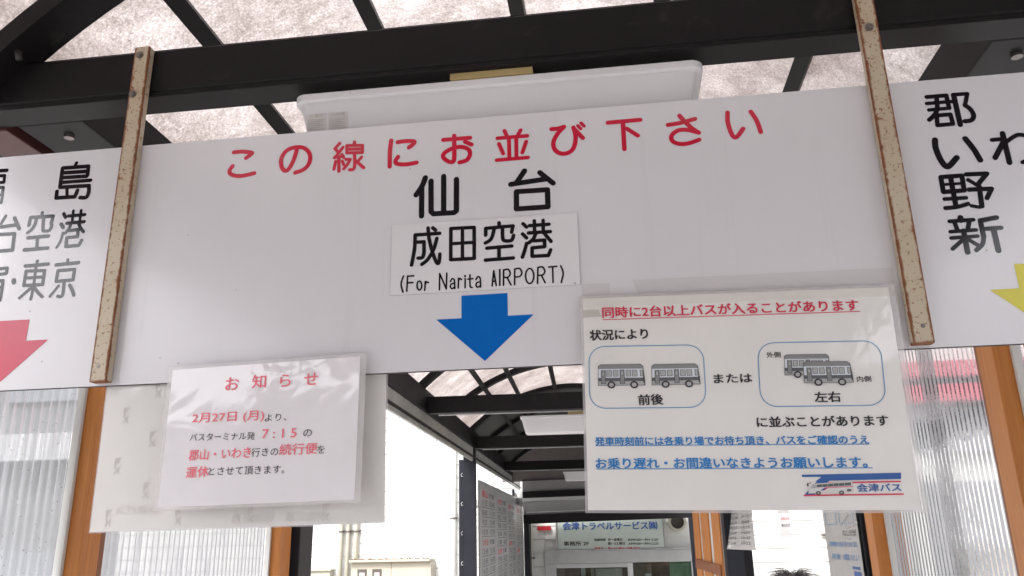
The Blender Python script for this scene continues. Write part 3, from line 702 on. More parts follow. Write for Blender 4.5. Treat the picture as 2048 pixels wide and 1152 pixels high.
def text_geo(s, weight):
    cu = bpy.data.curves.new("t", 'FONT')
    cu.body = s
    cu.size = 1.0
    cu.resolution_u = 3
    ob = bpy.data.objects.new("t", cu)
    COL.objects.link(ob)
    dg = bpy.context.evaluated_depsgraph_get()
    ev = ob.evaluated_get(dg)
    me = ev.to_mesh()
    vs = [tuple(v.co) for v in me.vertices]
    fs = [list(p.vertices) for p in me.polygons]
    ev.to_mesh_clear()
    bpy.data.objects.remove(ob)
    bpy.data.curves.remove(cu)
    return vs, fs


def put_text(mb, row, y, z0=H):
    s, x0, h0, x1, h1, hh, col, wt = row
    vs, fs = text_geo(s, wt)
    if not vs:
        return
    ax, bx = min(v[0] for v in vs), max(v[0] for v in vs)
    az, bz = min(v[1] for v in vs), max(v[1] for v in vs)
    out = []
    for v in vs:
        u = (v[0] - ax) / (bx - ax)
        t = (v[1] - az) / (bz - az)
        out.append((x0 + (x1 - x0) * u, y, z0 + h0 + (h1 - h0) * u + hh * t))
    e = wt * 0.020 * hh
    offs = [(0, 0)] if e <= 0 else [(-e, -e * 0.6), (e, -e * 0.6), (-e, e * 0.6), (e, e * 0.6)]
    for k, (dx, dz) in enumerate(offs):
        mb.raw([(p[0] + dx, p[1] - k * 0.00003, p[2] + dz) for p in out], fs)


def quad_map(q):
    """bilinear map of unit square (u right, v up) to q = (tl, tr, br, bl) given as (x, h)"""
    tl, tr, br, bl = q

    def f(u, v):
        x = (1 - u) * ((1 - v) * bl[0] + v * tl[0]) + u * ((1 - v) * br[0] + v * tr[0])
        h = (1 - u) * ((1 - v) * bl[1] + v * tl[1]) + u * ((1 - v) * br[1] + v * tr[1])
        return (x, h)
    return f


# ================================================================== GROUND AND SETTING
mb = MB()
mb.poly([(-250, -250, -0.12), (250, -250, -0.12), (250, 250, -0.12), (-250, 250, -0.12)])
mb.build('ground', 'asphalt', kind='structure')
mb = MB()
mb.box(-5.2, 5.0, -8.6, 11.6, -0.119, 0.0, 0.01)
mb.build('pavement', 'concrete', kind='structure')
mb = MB()
for k in range(7):
    mb.poly([(-20 + k * 6, -9.1, -0.116), (-17 + k * 6, -9.1, -0.116), (-17 + k * 6, -8.95, -0.116), (-20 + k * 6, -8.95, -0.116)])
mb.build('road_marking', 'road_white', kind='structure')

# ================================================================== NEAR SHELTER (frame 1)
EX0, EX1 = -0.907, 0.607          # inner faces of the two eave beams
BH0, BH1 = 0.7245, 0.816          # cross beam, heights above the eye
AXC, AR, AZC = -0.152, 1.195, -0.035   # roof arc: centre x, inner radius, centre height above eye


def arc_pt(ang, r, xc=AXC, zc=AZC):
    return (xc + r * math.sin(ang), H + zc + r * math.cos(ang))


def arc_solid(mb, a0, a1, r0, r1, y0, y1, seg, xc=AXC, zc=AZC):
    n = seg + 1
    vs = []
    for i in range(n):
        a = a0 + (a1 - a0) * i / seg
        for r in (r0, r1):
            x, z = arc_pt(a, r, xc, zc)
            vs += [(x, y0, z), (x, y1, z)]
    fs = []
    for i in range(seg):
        k = 4 * i
        m = k + 4
        fs += [(k, m, m + 1, k + 1), (k + 2, k + 3, m + 3, m + 2), (k, k + 2, m + 2, m), (k + 1, m + 1, m + 3, k + 3)]
    fs += [(0, 1, 3, 2), (4 * seg, 4 * seg + 2, 4 * seg + 3, 4 * seg + 1)]
    mb.raw(vs, fs)


PURL = [-0.7925, -0.443, -0.1508, 0.1308, 0.4475]     # purlin x/height ratios seen from the eye


def purlin_angles(ratios, xc, zc, r):
    out = []
    for q in ratios:
        # x = q*h on circle
        A = q * q + 1
        B = -2 * q * xc - 2 * zc
        Cc = xc * xc + zc * zc - r * r
        h = (-B + math.sqrt(B * B - 4 * A * Cc)) / (2 * A)
        out.append(math.atan2(q * h - xc, h - zc))
    return out


def build_roof(par, ys, y_start, y_end, xc, zc, r, ratios, x0, x1, dark_after=None, purlin_w=0.033, dark_before=None, ext=0.10):
    amax0 = -math.asin(min(0.999, (xc - x0 + ext) / (r + 0.03)))
    amax1 = math.asin(min(0.999, (x1 + ext - xc) / (r + 0.03)))
    pa = purlin_angles(ratios, xc, zc, r)
    for y in ys:
        m = MB()
        arc_solid(m, amax0, amax1, r, r + 0.036, y, y + 0.072, 40, xc, zc)
        m.build('arch_rib', 'frame_metal', par)
    edges = [y_start] + [y + 0.036 for y in ys if y_start < y + 0.036 < y_end] + [y_end]
    for a in pa:
        for k in range(len(ys) - 1):
            m = MB()
            hw = purlin_w / 2 / r
            arc_solid(m, a - hw, a + hw, r + 0.004, r + 0.040, ys[k] + 0.074, ys[k + 1] - 0.002, 1, xc, zc)
            m.build('purlin', 'frame_metal', par)
    al = [amax0] + pa + [amax1]
    for e0, e1 in zip(edges, edges[1:]):
        for a0, a1 in zip(al, al[1:]):
            m = MB()
            g = 0.0008
            arc_solid(m, a0 + g, a1 - g, r + 0.044, r + 0.0455, e0 + 0.001, e1 - 0.001, 6, xc, zc)
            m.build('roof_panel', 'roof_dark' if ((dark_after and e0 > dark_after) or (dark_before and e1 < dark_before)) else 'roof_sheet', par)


sh = thing('bus_shelter', 'near bus shelter bay with dark metal beams, translucent arched roof and corrugated side walls', 'shelter', (-0.15, -0.5, 0.0))
YS = [1.068 + 1.05 * k for k in range(-5, 2)]
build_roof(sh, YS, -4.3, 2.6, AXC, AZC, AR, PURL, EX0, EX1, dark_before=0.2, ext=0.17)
# cross beam with a pressed groove near its lower edge
for yb in (1.116, -1.984, -4.1):
    m = MB()
    pr = [(0.0, BH0), (0.053, BH0), (0.053, BH1 - 0.006), (0.050, BH1), (0.004, BH1), (0.0, BH1 - 0.004), (0.0, BH0 + 0.014), (0.003, BH0 + 0.0115), (0.003, BH0 + 0.0085), (0.0, BH0 + 0.006)]
    vs = [(x, yb + p[0], H + p[1]) for x in (EX0 - 0.42, EX1 + 0.42) for p in pr]
    n = len(pr)
    m.raw(vs, [list(range(n)), list(range(2 * n - 1, n - 1, -1))] + [(i, (i + 1) % n, n + (i + 1) % n, n + i) for i in range(n)])
    m.build('cross_beam', 'frame_metal', sh)
    m = MB()
    m.box(EX0 - 0.41, EX1 + 0.41, yb + 0.01, yb + 0.045, H + BH1 + 0.0015, H + BH1 + 0.0065, 0.0015)
    m.build('beam_cap', 'frame_metal', sh)
# eave beams and gutters
for sgn, xi in ((-1, EX0), (1, EX1)):
    for (y0, y1) in ((1.171, 2.6), (-4.3, 0.88)):
        for (d0, d1, h0, h1, nm, mt) in ((0.0, 0.125, BH0, BH1 + 0.012, 'eave_beam', 'frame_metal'), (0.145, 0.225, BH0 - 0.006, BH0 + 0.05, 'gutter', 'maroon_metal' if sgn < 0 else 'frame_metal'),
                                     (0.127, 0.143, BH0 + 0.02, BH1, 'gutter_lip', 'frame_metal'), (0.227, 0.36, BH0 + 0.01, BH1, 'outer_beam', 'frame_metal')):
            m = MB()
            a, b = sorted((xi + sgn * d0, xi + sgn * d1))
            m.box(a, b, y0, y1, H + h0, H + h1, 0.003)
            m.build(nm, mt, sh)
    # corner bracket bolts under the eave beam
    for yy in (1.215, 1.9):
        m = MB()
        xx = xi + sgn * 0.055
        m.tube([(xx, yy, H + BH0 - 0.006), (xx, yy, H + BH0 + 0.002)], 0.009, 8)
        m.build('bolt', 'screw_metal', sh)
    # columns
    for yc in (-4.2, -2.0, 2.25):
        m = MB()
        ci = xi + (0.019 if sgn < 0 else -0.007)
        a, b = sorted((ci, ci + sgn * 0.10))
        m.box(a, b, yc, yc + 0.10, 0.0, H + BH0 - 0.001, 0.004)
        m.build('column', 'column_metal', sh)
    # timber studs carrying the corrugated sheets
    studs = [(1.327, 1.378, 'stained_wood'), (2.165, 2.235, 'stained_wood')]
    if sgn > 0:
        studs = [(1.372, 1.43, 'stained_wood'), (2.17, 2.235, 'stained_wood')]
    for y0, y1, mt in studs:
        m = MB()
        a, b = sorted((xi, xi + sgn * 0.033))
        m.box(a, b, y0, y1, 0.05, H + BH0 - 0.002, 0.002)
        m.build('wood_stud', mt, sh)
    for yy in (1.318 if sgn < 0 else 1.363, 2.155):
        m = MB()
        a, b = sorted((xi + sgn * 0.026, xi + sgn * 0.040))
        m.box(a, b, yy, yy + 0.008, 0.05, H + 0.56, 0.001)
        m.build('edge_trim', 'siding_white', sh)
    # second, recessed batten beside the middle stud
    m = MB()
    a, b = sorted((xi + sgn * 0.006, xi + sgn * 0.033))
    y0 = 1.379 if sgn < 0 else 1.431
    m.box(a, b, y0, y0 + 0.022, 0.05, H + BH0 - 0.002, 0.002)
    m.build('wood_batten', 'stained_wood_dark', sh)


def corrugated(par, x, y0, y1, z0, z1, mat, pitch=0.0205, amp=0.0026):
    m = MB()
    n = int((y1 - y0) / pitch)
    prof = [(0.0, -1), (0.34, -1), (0.44, -0.6), (0.56, 0.6), (0.64, 1), (0.80, 1), (0.86, 0.6), (0.96, -0.6)]
    cols = []
    for i in range(n):
        for t, a in prof:
            cols.append((x + a * amp, y0 + (i + t) * pitch))
    cols.append((x - amp, y0 + n * pitch))
    vs = []
    for cx_, cy_ in cols:
        vs += [(cx_, cy_, z0), (cx_, cy_, z1)]
    m.raw(vs, [(2 * i, 2 * i + 2, 2 * i + 3, 2 * i + 1) for i in range(len(cols) - 1)])
    return m.build('corrugated_sheet', mat, par, smooth=False)


WT = H + 0.56
corrugated(sh, EX0 - 0.034, 1.125, 1.325, 0.12, WT, 'corrugated_wet')
corrugated(sh, EX0 - 0.034, 1.40, 2.155, 0.12, WT, 'corrugated_milky')
corrugated(sh, EX0 - 0.034, -1.9, 0.12, 0.12, 1.2, 'corrugated_clear')
corrugated(sh, EX1 + 0.034, 1.125, 1.37, 0.12, WT, 'corrugated_clear')
corrugated(sh, EX1 + 0.034, 1.455, 1.80, 0.12, WT, 'corrugated_clear')
corrugated(sh, EX1 + 0.040, 1.72, 2.165, 0.12, WT, 'corrugated_haze')
corrugated(sh, EX1 + 0.034, -1.9, 0.12, 0.12, 1.2, 'corrugated_clear')
for sgn, xi in ((-1, EX0), (1, EX1)):          # horizontal rails behind the sheets, below the view
    for zz in (0.10, 0.95):
        m = MB()
        a, b = sorted((xi + sgn * 0.045, xi + sgn * 0.083))
        m.box(a, b, 1.14, 1.32, zz - 0.03, zz + 0.03, 0.002)
        m.build('wood_rail', 'stained_wood', sh)
        m = MB()
        m.box(a, b, 1.46, 2.16, zz - 0.03, zz + 0.03, 0.002)
        m.build('wood_rail', 'stained_wood', sh)

# cable hooked over the near rib at the upper left
m = MB()
m.tube([(-1.0498, 1.090, H + 0.8343), (-1.0295, 1.090, H + 0.8372), (-1.0087, 1.090, H + 0.8369), (-0.9943, 1.090, H + 0.8304), (-0.9847, 1.090, H + 0.8185), (-0.9807, 1.090, H + 0.8062)], 0.0055, 10)
m.build('cable', 'rubber', smooth=True, base=(-1.0, 1.09, H + 0.80), label='dark rubber cable bent over the eave at the upper left corner', cat='cable')

# ================================================================== SIGNBOARD
BY = 1.115
BX0, BX1 = -2.05, 1.75
sb = thing('signboard', 'long white hanging signboard with red and black lettering and coloured arrows', 'signboard', (-0.15, BY, H + 0.2355))
m = MB()
m.box(BX0, BX1, BY, BY + 0.003, H + 0.2355, H + 0.634, 0.0004)
m.build('board', 'board_white', sb)
m = MB()
m.box(BX0, BX1, BY + 0.0002, BY + 0.0040, H + 0.2345, H + 0.2353, 0)
m.build('lower_edge', 'board_core', sb)
stroke_mesh(None, STROKES['red'], BY - 0.0004, H, 0.006, sb, 'vinyl_red', 'red_letter')
stroke_mesh(None, STROKES['black'], BY - 0.0004, H, 0.0012, sb, 'vinyl_black', 'black_letter')


def arrow(cx_, dz, nm, mt):
    A = ARROW
    p = [(-A['sw'], A['zt']), (A['sw'], A['zt']), (A['sw'], A['zs']), (A['hw'], A['zs']), (0, A['zb']), (-A['hw'], A['zs']), (-A['sw'], A['zs'])]
    m = MB()
    front = [(cx_ + a, BY - 0.0004, H + b + dz) for a, b in p]
    m.poly(front[:3] + front[6:])
    m.poly([front[5], front[4], front[3]])
    m.build(nm, mt, sb)


arrow(ARROW['cx'], 0, 'blue_arrow', 'vinyl_blue')
arrow(ARROW['red'], ARROW['redz'] - ARROW['zs'], 'red_arrow', 'vinyl_red_dull')
arrow(ARROW['yel'], ARROW['yelz'] - ARROW['zs'], 'yellow_arrow', 'vinyl_yellow')
m = MB()
m.box(-0.3222, -0.0406, BY - 0.0014, BY - 0.0002, H + 0.3505, H + 0.4624, 0.0003)
stk = m.build('destination_sticker', 'sticker_white', sb)
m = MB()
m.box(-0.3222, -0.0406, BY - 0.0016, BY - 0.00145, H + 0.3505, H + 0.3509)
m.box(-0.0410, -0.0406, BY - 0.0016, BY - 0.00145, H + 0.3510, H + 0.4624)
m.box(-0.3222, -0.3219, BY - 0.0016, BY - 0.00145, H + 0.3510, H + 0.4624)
m.build('edge_shadow', 'print_midgrey', stk, kind='stuff')  # dark lines painted in for the slight shadow of the sticker's thickness
stroke_mesh(None, STROKES['st'], BY - 0.0018, H, 0.0006, stk, 'vinyl_black', 'black_letter')
# old clear tape above the poster
m = MB()
m.poly([(0.033, BY - 0.0006, H + 0.3538), (0.387, BY - 0.0006, H + 0.3498), (0.387, BY - 0.0006, H + 0.329), (0.040, BY - 0.0006, H + 0.329)])
m.build('tape', 'tape_clear', sb)
m = MB()
m.poly([(-0.0395, BY - 0.0006, H + 0.352), (0.0005, BY - 0.0006, H + 0.351), (0.0005, BY - 0.0006, H + 0.33), (-0.0395, BY - 0.0006, H + 0.33)])
m.build('tape', 'tape_clear', sb)

# ---- rusty mounting strips
for i, (xc, h1, dots, hole, side) in enumerate(((-0.7605, 0.813, ((-0.763, 0.796), (-0.766, 0.722)), (-0.762, 0.262), 'left'),
                                  (0.4055, 0.815, ((0.404, 0.806), (0.405, 0.721)), (0.407, 0.262), 'right'))):
    t = thing('mounting_strip', 'rusty cream painted steel strip crossing the signboard on its %s, %s' % (side, 'beside the red arrow' if i == 0 else 'beside the yellow arrow'), 'metal strip', (xc, 1.1, H + 0.238), group='rusty strips holding the signboard')
    m = MB()
    m.box(xc - 0.0135, xc + 0.0135, 1.0985, 1.1135, H + 0.2385, H + h1, 0.0018)
    m.build('strip', 'rusty_cream', t)
    for (sx_, sh_) in dots:
        m = MB()
        m.disc((sx_, H + sh_), 0.0062, 1.0960, 1.0990, 16)
        m.disc((sx_, H + sh_), 0.0040, 1.0945, 1.0960, 12)
        m.box(sx_ - 0.0034, sx_ + 0.0034, 1.0941, 1.0945, H + sh_ - 0.0006, H + sh_ + 0.0006)
        m.build('screw', 'screw_metal', t)
    m = MB()
    m.disc((hole[0], H + hole[1]), 0.0030, 1.0979, 1.0986, 12)
    m.build('rivet', 'screw_metal', t)

# ---- ceiling light behind the board
def ceiling_light(frame, xa, xb, y, top, label):
    t = thing('ceiling_light', label, 'light', ((xa + xb) / 2, y + 0.05, H + top), frame, group='ceiling lights under the shelter beams')
    d = 0.125
    m = MB()

    def ring(inx, iny, h, r, seg=6):
        x0, x1, y0, y1 = xa + inx, xb - inx, y + iny, y + d - iny
        o = []
        for (cx_, cy_, a0) in ((x0 + r, y0 + r, 180), (x1 - r, y0 + r, 270), (x1 - r, y1 - r, 0), (x0 + r, y1 - r, 90)):
            for k in range(seg + 1):
                a = R(a0 + 90 * k / seg)
                o.append((cx_ + r * math.cos(a), cy_ + r * math.sin(a), H + h))
        return o
    rs = [ring(0.004, 0.004, top, 0.018), ring(0.0, 0.0, top - 0.0015, 0.020), ring(0.0, 0.0, top - 0.0125, 0.020), ring(0.002, 0.002, top - 0.0145, 0.018),
          ring(0.0075, 0.006, top - 0.015, 0.017), ring(0.0085, 0.0065, top - 0.020, 0.017), ring(0.018, 0.012, top - 0.06, 0.016), ring(0.028, 0.018, top - 0.098, 0.014), ring(0.036, 0.026, top - 0.106, 0.01)]
    vs = [p for r_ in rs for p in r_]
    n = len(rs[0])
    fs = [list(range(n)), list(range(len(vs) - n, len(vs)))]
    for a in range(len(rs) - 1):
        for k in range(n):
            fs.append((a * n + k, a * n + (k + 1) % n, (a + 1) * n + (k + 1) % n, (a + 1) * n + k))
    m.raw(vs, fs)
    cv = m.build('cover', 'light_cover', t, smooth=False)
    for xx in (xa + 0.09, xb - 0.09):
        m = MB()
        m.box(xx - 0.008, xx + 0.008, y - 0.0016, y + 0.002, H + top - 0.010, H + top - 0.003, 0.0005)
        m.build('catch', 'light_cover', t)
    return t


l1 = ceiling_light(F1, -0.500, 0.165, 1.128, 0.7125, 'white ceiling light just above and behind the signboard, with a small caution label')
m = MB()
m.box(-0.236, -0.102, 1.126, 1.18, H + 0.713, H + 0.7242, 0.0008)
m.build('wood_spacer', 'spacer_wood', l1)
# caution label: the cover's front leans, so place it 1 mm proud of it
m = MB()
fy = lambda h: 1.128 + 0.008 + (0.7125 - 0.027 - h) * (0.005 / 0.033)
for (xa_, xb_) in ((-0.477, -0.444), (-0.441, -0.407)):
    m.poly([(xa_, fy(0.678) - 0.0012, H + 0.678), (xb_, fy(0.678) - 0.0012, H + 0.678), (xb_, fy(0.648) - 0.0012, H + 0.648), (xa_, fy(0.648) - 0.0012, H + 0.648)])
lb = m.build('caution_label', 'print_fainter', l1)
m = MB()
for s_, xa_, xb_ in (('△警告', -0.472, -0.449), ('△注意', -0.436, -0.412)):
    put_text(m, (s_, xa_, 0.6715, xb_, 0.6715, 0.005, 'x', 0.3), fy(0.674) - 0.002)
for (xa_, xb_) in ((-0.475, -0.447), (-0.439, -0.410)):
    for q in range(6):
        hh = 0.6675 - q * 0.0033
        m.box(xa_, xb_ - (q * 37 % 5) * 0.002, fy(hh) - 0.0026, fy(hh) - 0.0022, H + hh - 0.0006, H + hh + 0.0006)
m.build('label_print', 'print_faint', lb)

# ================================================================== LAMINATED SHEETS
def sheet(name, label, cat, q, y, th, margin, mat, film='film_edge', edge=True, bow=None):
    f = quad_map(q)
    cx_, ch = f(0.5, 1.0)
    t = thing(name, label, cat, (cx_, y, H + ch))
    N = 10
    r = 0.0
    vs = []
    u0, u1, v0, v1 = margin[0], 1 - margin[1], margin[2], 1 - margin[3]

    bf_ = bow if callable(bow) else (lambda u, v: 0.0)

    def grid(uu0, uu1, vv0, vv1, yo, mtl, nm):
        m = MB()
        G = 26

        def P(u, v, side):
            x, h = f(u, v)
            return (x, y + yo + side * th + bf_(u, v), H + h)
        for side in (0, 1):
            vs_ = [P(uu0 + (uu1 - uu0) * i / G, vv0 + (vv1 - vv0) * j / G, side) for j in range(G + 1) for i in range(G + 1)]
            fs_ = []
            for j in range(G):
                for i in range(G):
                    a = j * (G + 1) + i
                    fs_.append((a, a + 1, a + G + 2, a + G + 1))
            m.raw(vs_, fs_)
        for (c0, c1) in (((uu0, vv0), (uu1, vv0)), ((uu1, vv0), (uu1, vv1)), ((uu1, vv1), (uu0, vv1)), ((uu0, vv1), (uu0, vv0))):
            vs_, fs_ = [], []
            for i in range(G + 1):
                u = c0[0] + (c1[0] - c0[0]) * i / G
                v = c0[1] + (c1[1] - c0[1]) * i / G
                vs_ += [P(u, v, 0), P(u, v, 1)]
            m.raw(vs_, [(2 * i, 2 * i + 2, 2 * i + 3, 2 * i + 1) for i in range(G)])
        return m.build(nm, mtl, t, smooth=True)
    p = grid(u0, u1, v0, v1, 0.0, mat, 'paper')
    if edge:
        # film border as four thin strips round the paper
        m = MB()
        def strip(a0, a1, b0, b1):
            n = 26
            vs_ = []
            for i in range(n + 1):
                for j in (0, 1):
                    if a1 - a0 > b1 - b0:
                        u, v = a0 + (a1 - a0) * i / n, (b0, b1)[j]
                    else:
                        u, v = (a0, a1)[j], b0 + (b1 - b0) * i / n
                    x, h = f(u, v)
                    vs_.append((x, y + 0.0002 + bf_(u, v), H + h))
            m.raw(vs_, [(2 * i, 2 * i + 1, 2 * i + 3, 2 * i + 2) for i in range(n)])
        strip(0, 1, v1, 1)
        strip(0, 1, 0, v0)
        strip(0, u0, v0, v1)
        strip(u1, 1, v0, v1)
        m.build('film_border', film, t)
    return t, p, f


PQ = ((-0.0415, 0.3306), (0.3825, 0.3227), (0.3777, 0.0246), (-0.048, 0.0345))
po, pp, pf = sheet('poster', 'large laminated poster with bus drawings taped over the right of the signboard', 'poster', PQ, 1.1045, 0.0005, (0.008, 0.02, 0.012, 0.012), 'paper_poster')
PY = 1.1037
texts = {}
for row in POSTER_TEXT:
    texts.setdefault(row[6], []).append(row)
for col, mt in (('red', 'print_red'), ('black', 'print_black'), ('blue', 'print_blue'), ('navy', 'print_navy')):
    for row in texts[col]:
        m = MB()
        put_text(m, row, PY)
        m.build('text_line', mt, pp)
    m = MB()
    if col == 'red':
        a, b = SHAPES['u1']
        m.poly([(a[0], PY, H + a[1]), (b[0], PY, H + b[1]), (b[0], PY, H + b[1] + 0.0011), (a[0], PY, H + a[1] + 0.0011)])
    if col == 'blue':
        for u in ('u2', 'u3'):
            a, b = SHAPES[u]
            m.poly([(a[0], PY, H + a[1]), (b[0], PY, H + b[1]), (b[0], PY, H + b[1] + 0.001), (a[0], PY, H + a[1] + 0.001)])
    if col in ('red', 'blue'):
        m.build('underline', mt, pp)
    else:
        m.bm.free()


def round_rect_outline(m, q, rad, w, y):
    f = quad_map(q)
    W_ = math.dist(q[0], q[1])
    H_ = math.dist(q[0], q[3])
    pts = []
    for (cu, cv, a0) in ((1, 1, 0), (0, 1, 90), (0, 0, 180), (1, 0, 270)):
        for k in range(9):
            a = R(a0 + 90 * k / 8)
            px = (cu * W_ + (-rad if cu else rad)) + rad * math.cos(a)
            pz = (cv * H_ + (-rad if cv else rad)) + rad * math.sin(a)
            ix = (cu * W_ + (-rad if cu else rad)) + (rad - w) * math.cos(a)
            iz = (cv * H_ + (-rad if cv else rad)) + (rad - w) * math.sin(a)
            pts.append((f(px / W_, pz / H_), f(ix / W_, iz / H_)))
    n = len(pts)
    vs = []
    for o, i in pts:
        vs += [(o[0], y, H + o[1]), (i[0], y, H + i[1])]
    m.raw(vs, [(2 * k, 2 * ((k + 1) % n), 2 * ((k + 1) % n) + 1, 2 * k + 1) for k in range(n)])


m = MB()
round_rect_outline(m, SHAPES['box1'], 0.022, 0.0011, PY)
round_rect_outline(m, SHAPES['box2'], 0.022, 0.0011, PY)
m.build('blue_outline', 'print_boxblue', pp)


def bus_drawing(q, y):
    f = quad_map(q)
    L = {}

    def rect(mt, lay, u0, v0, u1, v1):
        m = L.setdefault(mt, MB())
        yy = y - lay * 0.00006
        m.poly([(f(u, v)[0], yy, H + f(u, v)[1]) for u, v in ((u0, v0), (u1, v0), (u1, v1), (u0, v1))])

    def blob(mt, lay, cu, cv, ru, rv):
        m = L.setdefault(mt, MB())
        yy = y - lay * 0.00006
        m.poly([(f(cu + ru * math.cos(a), cv + rv * math.sin(a))[0], yy, H + f(cu + ru * math.cos(a), cv + rv * math.sin(a))[1]) for a in [2 * math.pi * k / 20 for k in range(20)]])

    def ol(mt, lay, u0, v0, u1, v1, e=0.010, g=0.018):
        rect('print_black', lay, u0, v0, u1, v1)
        rect(mt, lay + 1, u0 + e, v0 + g, u1 - e, v1 - g)
    # silhouette: dark outline polygon with rounded roof
    m = L.setdefault('print_black', MB())
    sil = [(0, 0.0), (1.0, 0.0), (1.0, 0.24), (0.985, 0.9), (0.93, 1.0), (0.06, 1.0), (0.0, 0.92)]
    m.poly([(f(u, v)[0], y, H + f(u, v)[1]) for u, v in sil])
    m = L.setdefault('print_grey', MB())
    sil = [(0.01, 0.76), (0.98, 0.76), (0.972, 0.9), (0.925, 0.982), (0.065, 0.982), (0.01, 0.905)]
    m.poly([(f(u, v)[0], y - 0.00006, H + f(u, v)[1]) for u, v in sil])
    rect('print_midgrey', 1, 0.01, 0.36, 0.98, 0.75)
    rect('print_pale', 2, 0.01, 0.36, 0.975, 0.66 + 0.12)
    rect('print_grey', 3, 0.01, 0.78, 0.975, 0.90)
    rect('print_darkgrey', 2, 0.01, 0.20, 0.985, 0.35)
    rect('print_midgrey', 2, 0.01, 0.02, 0.985, 0.20)
    ol('print_grey', 4, 0.065, 0.08, 0.17, 0.72)
    ol('print_midgrey', 6, 0.085, 0.45, 0.15, 0.66, 0.008, 0.014)
    ol('print_grey', 4, 0.47, 0.08, 0.575, 0.74)
    ol('print_midgrey', 6, 0.49, 0.46, 0.555, 0.68, 0.008, 0.014)
    for u in (0.185, 0.325, 0.60, 0.735):
        ol('print_midgrey', 4, u, 0.42, u + 0.115, 0.72)
    ol('print_midgrey', 4, 0.905, 0.42, 0.975, 0.72)
    ol('print_darkgrey', 4, 0.965, 0.12, 1.0, 0.40)
    for cu in (0.285, 0.765):
        blob('print_black', 9, cu, 0.03, 0.085, 0.17)
        blob('print_midgrey', 10, cu, 0.03, 0.05, 0.10)
    for mt, mm in L.items():
        mm.build('bus_drawing', mt, pp)


bus_drawing(SHAPES['bus3'], PY)
bus_drawing(SHAPES['bus4'], PY - 0.0008)
bus_drawing(SHAPES['bus1'], PY)
bus_drawing(SHAPES['bus2'], PY)


def flat_poly(key, mt, y, nm, par):
    m = MB()
    m.poly([(a, y, H + b) for a, b in SHAPES[key]])
    return m.build(nm, mt, par)


flat_poly('lg_band', 'print_navy', PY, 'logo_band', pp)
flat_poly('lg_tri', 'print_navy', PY - 0.00005, 'logo_band', pp)
flat_poly('lg_r1', 'print_red', PY, 'logo_stripe', pp)
flat_poly('lg_r2', 'print_red', PY - 0.0001, 'logo_stripe', pp)
# coach in the logo
f = quad_map(SHAPES['lg_bus'])
LY = PY - 0.0003
def lg(mt, pts, lay, nm='logo_coach'):
    m = MB()
    m.poly([(f(u, v)[0], LY - lay * 0.00006, H + f(u, v)[1]) for u, v in pts])
    m.build(nm, mt, pp)
lg('print_fainter', [(0.02, 0.06), (1.0, 0.10), (1.0, 0.72), (0.97, 1.0), (0.14, 0.92), (0.04, 0.5)], 0)
lg('print_darkgrey', [(0.20, 0.58), (0.95, 0.66), (0.955, 0.90), (0.22, 0.84)], 1)
lg('print_midgrey', [(0.07, 0.50), (0.19, 0.52), (0.21, 0.84), (0.13, 0.84)], 1)
for k in range(5):
    u = 0.32 + k * 0.12
    lg('print_midgrey', [(u, 0.60), (u + 0.012, 0.60), (u + 0.014, 0.87), (u + 0.002, 0.87)], 2)
lg('print_red', [(0.35, 0.50), (0.99, 0.54), (0.99, 0.60), (0.38, 0.56)], 2)
lg('print_navy', [(0.28, 0.30), (0.34, 0.30), (0.42, 0.50), (0.36, 0.50)], 2)
lg('print_red', [(0.34, 0.30), (0.37, 0.30), (0.45, 0.50), (0.42, 0.50)], 2)
lg('print_darkgrey', [(0.86, 0.18), (0.95, 0.18), (0.95, 0.38), (0.86, 0.38)], 2)
lg('print_black', [(0.0, 0.72), (0.03, 0.70), (0.03, 0.95), (0.10, 1.0), (0.08, 1.04), (0.0, 0.98)], 2)
for cu in (0.24, 0.74):
    lg('print_black', [(cu + 0.055 * math.cos(a), 0.09 + 0.17 * math.sin(a)) for a in [2 * math.pi * k / 16 for k in range(16)]], 3)
    lg('print_midgrey', [(cu + 0.03 * math.cos(a), 0.09 + 0.09 * math.sin(a)) for a in [2 * math.pi * k / 16 for k in range(16)]], 4)
# tape over the poster's top edge and a dirty stub of tape at its left
m = MB()
m.poly([(-0.043, 1.1034, H + 0.331), (0.386, 1.1034, H + 0.323), (0.386, 1.1034, H + 0.306), (-0.043, 1.1034, H + 0.3135)])
m.build('tape', 'tape_clear', po)
m = MB()
m.poly([(-0.0395, 1.1032, H + 0.310), (-0.016, 1.1032, H + 0.309), (-0.014, 1.1032, H + 0.299), (-0.0395, 1.1032, H + 0.2985)])
m.build('tape_stub', 'tape_dirty', po)

NQ = ((-0.6502, 0.2553), (-0.3504, 0.2632), (-0.3507, 0.0552), (-0.6485, 0.0511))
def notice_bow(u, v):
    return -0.0022 * (1 - v) ** 2 - 0.0030 * math.sin(2 * math.pi * u * 0.95 + 0.5) * (0.35 + 0.65 * (1 - v)) - 0.0008


no, npap, nf = sheet('notice', 'laminated notice with pink and black text, curling off the lower left of the signboard', 'notice', NQ, 1.1008, 0.0005, (0.022, 0.03, 0.02, 0.022), 'paper_notice', bow=notice_bow)
NYf = lambda x, h: 1.0999 + notice_bow((x + 0.650) / 0.299, (h - 0.053) / 0.206)
tx = {}
for row in NOTICE_TEXT:
    tx.setdefault(row[6], []).append(row)
for col, mt in (('red', 'print_pink'), ('black', 'print_black')):
    for row in tx[col]:
        m = MB()
        put_text(m, row, 0.0)
        for v in m.bm.verts:
            v.co.y += NYf(v.co.x, v.co.z - H)
        m.build('text_line', mt, npap)

